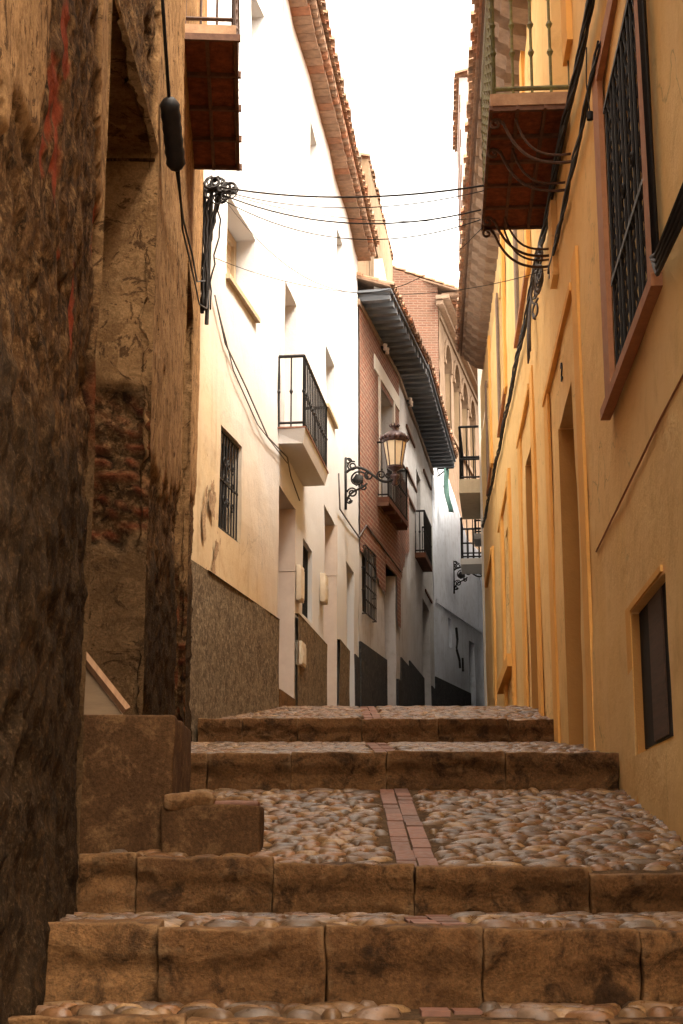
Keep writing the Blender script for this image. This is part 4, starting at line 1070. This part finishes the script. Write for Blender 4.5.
# attic rising above the far part of the eave
q = MB(); rr = random.Random(3)
for i in range(12): 
    z = 9.55 + i * .34; q.wbox(Rt, 24.2, 27.1, -2.5, .40 + .02 * (i % 2), z, z + .335)
at_ = q.build('attic', 'clad', ye)
tiles(Rt, 24.1, 27.2, lambda u: 13.66, .5, .35, 3, .2, .085, seed=41).build('attic_tiles', 'tile', at_)

# small house number plaque
cu = bpy.data.curves.new('house_number', 'FONT'); cu.body = '2'; cu.size = .2; cu.extrude = .006
tmp = bpy.data.objects.new('tmp', cu); COL.objects.link(tmp); bpy.context.view_layer.update()
me = bpy.data.meshes.new_from_object(tmp.evaluated_get(bpy.context.evaluated_depsgraph_get())); bpy.data.objects.remove(tmp); bpy.data.curves.remove(cu)
me.materials.clear(); me.materials.append(M['iron']); me.name = 'house_number'; no = bpy.data.objects.new('house_number', me); COL.objects.link(no)
nloc = Rt.P(10.75, .012, 3.50); no.location = nloc
no.rotation_euler = (math.pi / 2, 0, math.atan2(-Rt.d.y, -Rt.d.x))
tag(no, 'small dark house number on the yellow wall over the nearer framed door', 'number')

# ------------------------------------------------------------------ STREET LAMP
def lamp_bracket_mesh(base, out, L, s=1.0):
    q = MB(); up = Z
    q.tube([base + up * -.46 * s, base + up * .36 * s], .022 * s, 6)
    P = lambda a, b: base + out * a * s + up * b * s
    q.tube(bez(P(0, .12), P(.22, .30), P(.36, .10), P(.50, .0)) + bez(P(.50, 0), P(.60, -.08), P(.72, -.06), P(L, .04)), .022 * s, 6)
    q.tube(bez(P(0, -.38), P(.05, -.12), P(.25, -.18), P(.33, -.06)), .018 * s, 6)
    for (cx, cz, r0, a0, tr) in ((.19, .0, .15, 0, 1.0), (.10, .22, .08, 1, 1.5), (.10, -.2, .08, 3, -1.4), (.36, .06, .07, 2, 1.4), (.55, .06, .07, 4, -1.3), (.28, -.12, .05, 2, 1.2), (.66, .04, .05, 0, 1.3), (.04, .3, .05, 0, 1.3), (.05, -.32, .05, 0, -1.3)):
        q.tube(spiral(P(cx, cz), out, up, r0 * s, r0 * .35 * s, a0, tr), .014 * s, 6)
    # leaf boss
    side = out.cross(up); q.lathe(P(.19, 0) - side * .03, [(.001, 0), (.085 * s, .012), (.092 * s, .022), (.085 * s, .032), (.001, .045)], 10, out, up, side, .12)
    return q
lb_ = W2.P(6.05, .02, 5.60); lo = Vector((.985, -.17, 0)).normalized()
lp = thing('street_lamp', 'ornate wall lamp with crown top and frosted glass on the white house', 'street lamp', lb_)
lamp_bracket_mesh(lb_, lo, .76, 1.0).build('bracket', 'iron', lp, True)
c = lb_ + lo * .76 + Z * -.10; LS = 1.10
q = MB(); q.lathe(c, [(.02, -.02), (.05, .0), (.03, .06), (.07, .10), (.06, .14), (.025, .16), (.03, .19), (.10, .23), (.105, .25)], 12); q.v = [tuple(c + (Vector(v) - c) * LS) for v in q.v]; q.build('cup', 'lampmetal', lp, True)
q = MB(); q.lathe(c, [(.001, .235), (.095, .25), (.155, .60), (.001, .61)], 8); q.v = [tuple(c + (Vector(v) - c) * LS) for v in q.v]; q.build('glass', 'lampglass', lp)
q = MB()
for k in range(8):
    a = 2 * math.pi * k / 8; dr = Vector((math.cos(a), math.sin(a), 0)); q.tube([c + dr * .10 + Z * .24, c + dr * .16 + Z * .61], .009, 5)
q.lathe(c, [(.10, .235), (.115, .235), (.115, .262), (.10, .262)], 8); q.v = [tuple(c + (Vector(v) - c) * LS) for v in q.v]; q.build('cage', 'lampmetal', lp)
q = MB(); q.lathe(c, [(.15, .60), (.17, .605), (.18, .63), (.19, .655), (.185, .675), (.155, .71), (.10, .755), (.05, .77), (.03, .785), (.035, .80), (.055, .83), (.06, .84), (.04, .835), (.001, .83)], 16)
for k in range(16):
    a = 2 * math.pi * k / 16; dr = Vector((math.cos(a), math.sin(a), 0)); q.tube([c + dr * .185 + Z * .635, c + dr * .20 + Z * .665, c + dr * .195 + Z * .70], [.018, .015, .003], 5)
for k in range(8):
    a = 2 * math.pi * k / 8; dr = Vector((math.cos(a), math.sin(a), 0)); q.tube([c + dr * .05 + Z * .825, c + dr * .07 + Z * .85, c + dr * .062 + Z * .875], [.013, .011, .003], 5)
q.v = [tuple(c + (Vector(v) - c) * LS) for v in q.v]; q.build('crown', 'lampmetal', lp, True)
b2 = C1.P(2.2, .02, 7.05); lo2 = Vector((.99, -.12, 0)).normalized()
lp2 = thing('lamp_bracket', 'black scrolled lamp bracket on the bluish white wall at the street end', 'bracket', b2)
lamp_bracket_mesh(b2, lo2, .72, 1.05).build('scrollwork', 'iron', lp2, True)

# ------------------------------------------------------------------ CABLES
def cable(pts, r, label, group=None, mat='cable', name='cable'):
    q = MB(); q.tube(pts, r, 6); return solo(name, q, mat, label, 'cable', group, True)
# corner post with a tangle of cables
cx0 = Vector((-1.09, 12.45, 0))
t = thing('cable_tangle', 'tangled bundle of black cables on an iron bracket at the old house corner', 'cables', (-1.1, 12.45, 5.2))
rr = random.Random(8); q = MB()
for k in range(11):
    o1 = Vector((rr.uniform(-.05, .05), rr.uniform(-.05, .05), 0)); pts = []
    for i in range(15):
        s = i / 14; pts.append(Vector((-1.17 + .05 * math.sin(s * 5 + k) * (1 - s) - .04 * s, 12.45, 5.92 - s * 1.2)) + o1 + Vector((rr.uniform(-.014, .014), 0, 0)))
    q.tube(pts, rr.choice((.008, .012, .016)), 5)
for k in range(16):
    cc = Vector((-1.14 + rr.uniform(-.07, .16), 12.4 + rr.uniform(-.08, .08), 5.86 + rr.uniform(-.10, .07)))
    q.tube(spiral(cc, Vector((1, 0, .2)).normalized(), Vector((0, .3, 1)).normalized(), rr.uniform(.03, .09), rr.uniform(.01, .06), rr.uniform(0, 6), rr.uniform(.6, 1.3), 10), rr.choice((.006, .01, .014)), 5)
q.build('wires', 'cable', t, True)
q = MB(); q.tube([(-1.3, 12.45, 5.88), (-1.0, 12.4, 5.86)], .016, 6); q.tube([(-1.2, 12.45, 4.6), (-1.18, 12.45, 5.98)], .02, 6); q.build('bracket', 'iron', t)
a0 = Vector((-1.12, 12.4, 5.90))
rb = Rt.P(11.4, .12, 5.05)
grp = 'cables strung over the street'
cable(sag(a0, Rt.P(10.6, .57, 5.06), .10), .008, 'thickest black cable, strung highest across the street', grp)
cable(sag(a0 + Vector((0, 0, -.03)), Rt.P(10.65, .57, 5.04), .16), .0042, 'thin cable just under the highest thick cable', grp)
cable(sag(a0 + Vector((0, 0, -.06)), Rt.P(11.0, .58, 5.04), .20), .0065, 'middle cable ending at the outer edge of the right balcony', grp)
cable(sag(a0 + Vector((0, 0, -.10)), Rt.P(11.1, .58, 5.00), .28), .0045, 'slack cable hanging just below the middle cable', grp)
cable(sag(a0 + Vector((0, 0, -.04)), Rt.P(11.2, .58, 5.06), .13), .003, 'hair thin wire between the upper and middle cables', grp)
cable(sag(a0 + Vector((.03, 0, -.07)), Rt.P(11.3, .56, 5.02), .75), .003, 'thin wire looping low across the sky to the balcony', grp)
cable(sag((-1.14, 12.5, 5.25), Rt.P(11.5, .02, 4.72), .28), .003, 'lowest thin wire crossing to the brackets under the balcony', grp)
# bundle running the length of the yellow wall
t = thing('wall_cable_bundle', 'thick bundle of dark cables running along the yellow house wall', 'cables', Rt.P(15, 0, 4.9))
def ropes(name, path, n, spread, rad, seed):
    rr = random.Random(seed); q = MB()
    for k in range(n):
        ph = rr.uniform(0, 6.3); pts = []
        for i, (u, ww, z) in enumerate(path):
            a = ph + i * .9; pts.append(Rt.P(u, ww + math.cos(a) * spread * .5, z + math.sin(a) * spread + rr.uniform(-.012, .012)))
        q.tube(pts, rad * rr.uniform(.7, 1.3), 5)
    return q.build(name, 'cable', t, True)
path = []
for i in range(70):
    u = 5.8 + i * .32; z = 4.70 + .0655 * (u - 6) + .03 * math.sin(u * 2.1); path.append((u, .05, z))
ropes('wires', path, 9, .034, .010, 1)
path = [(7.4 + i * .2, .04, 4.38 + .045 * i * .2 + .012 * math.sin(i)) for i in range(20)]
ropes('wires', path, 5, .02, .009, 2)
q = MB(); rr = random.Random(12)
for k in range(10):
    q = MB(); u = 11.6 + rr.uniform(0, .9); q.tube(spiral(Rt.P(u, .08, 4.62 + rr.uniform(0, .3)), (Rt.d + Rt.n * .3).normalized(), Z, rr.uniform(.06, .14), .05, rr.uniform(0, 6), 1.2, 12), .010, 5); q.build('coil', 'cable_grey', t, True)
for k in range(7):
    q = MB(); u = 13.2 + rr.uniform(-.2, .3); q.tube([Rt.P(u, .05, 5.1), Rt.P(u + .05, .07, 4.9), Rt.P(u - .02, .08, 4.66), Rt.P(u + .12, .07, 4.58)], .010, 5); q.build('coil', 'cable_grey', t, True)

t = thing('cable_drop', 'dark cables dropping straight down beside the big barred window', 'cables', Rt.P(5.93, 0, 2.4))
q = MB()
for k in range(6): q.tube([Rt.P(5.98 - k * .022, .03 + .012 * (k % 2), 6.2), Rt.P(5.97 - k * .022, .035 + .012 * (k % 2), 4), Rt.P(5.96 - k * .02, .035, 2.5)], .010, 5)
for k in range(4): q.tube([Rt.P(6.0 - k * .02, .04, 2.52 - .02 * k), Rt.P(5.8, .05, 2.45 - .03 * k), Rt.P(5.0, .05, 2.42 - .04 * k)], .010, 5)
q.build('wires', 'cable', t, True)
q = MB(); q.tube([Rt.P(7.52, .10, 4.42), Rt.P(7.52, .11, 4.2), Rt.P(7.50, .10, 4.02)], .004, 5); q.lathe(Rt.P(7.50, .10, 3.96), [(.001, 0), (.018, .005), (.02, .05), (.001, .06)], 8)
solo('door_bell', q, 'iron', 'small dark bell hanging at the upper corner of the big barred window', 'bell')
# splice closure on the old wall
sx = lambda y, w=.06: lx(y) + w
t = thing('cable_splice', 'black ribbed cable joint hanging on the old peeling wall', 'cable joint', (sx(7.9), 7.9, 3.6))
pa, pb = Vector((-.88, 6.88, 3.76)), Vector((-.865, 7.15, 3.50))
q = MB(); dr = (pb - pa); n = 13; pts = []; rs = []
for i in range(n):
    s = i / (n - 1); pts.append(pa + dr * s); rs.append((.030 if i in (0, n - 1) else .048) + (.005 if i % 2 else 0))
pts = [pa - dr * .02] + pts + [pb + dr * .02]; rs = [.015] + rs + [.015]
q.tube(pts, rs, 10); q.build('sleeve', 'cable', t, True)
q = MB(); q.tube([(-.90, 6.3, 5.1), (-.90, 6.6, 4.25), pa], .010, 6)
q.tube([pb, (-.90, 7.8, 3.52), (-.97, 9.0, 3.80), (-1.06, 10.2, 4.1), (-1.16, 11.8, 4.75)], .007, 6); q.tube([pb + Vector((.012, 0, 0)), (-.90, 7.8, 3.45), (-.96, 9.0, 3.66), (-1.06, 10.4, 4.0), (-1.14, 11.8, 4.5), (-1.18, 12.4, 4.9)], .006, 6)
q.build('wires', 'cable', t, True)
# cable draped over the white house
q = MB()
q.tube([W1.P(.1, .03, 5.05), W1.P(.5, .03, 4.72), W1.P(1.3, .03, 4.55), W1.P(2.3, .03, 4.30), W1.P(3.2, .04, 4.32), W2.P(.4, .03, 4.22), W2.P(1.1, .03, 4.1)], .008, 5)
q.tube([W1.P(.1, .035, 5.02), W1.P(.8, .035, 4.55), W1.P(1.8, .035, 4.30), W1.P(3.2, .045, 4.25)], .006, 5)
solo('facade_cable', q, 'cable_grey', 'grey cable sagging across the cream wall under the balcony', 'cable', None, True)
q = MB()
q.tube([W2.P(5.04, .03, 5.45), W2.P(5.2, .03, 4.95), W2.P(6.2, .03, 5.0), W2.P(7.9, .03, 5.1), B1.P(.5, .04, 5.45), B1.P(1.6, .04, 5.4), B1.P(4.0, .04, 5.3)], .013, 5)
solo('facade_cable', q, 'cable_grey', 'grey cable running under the street lamp onto the brick wall', 'cable', None, True)
for o in bpy.data.objects:
    if '_b' in o: del o['_b']
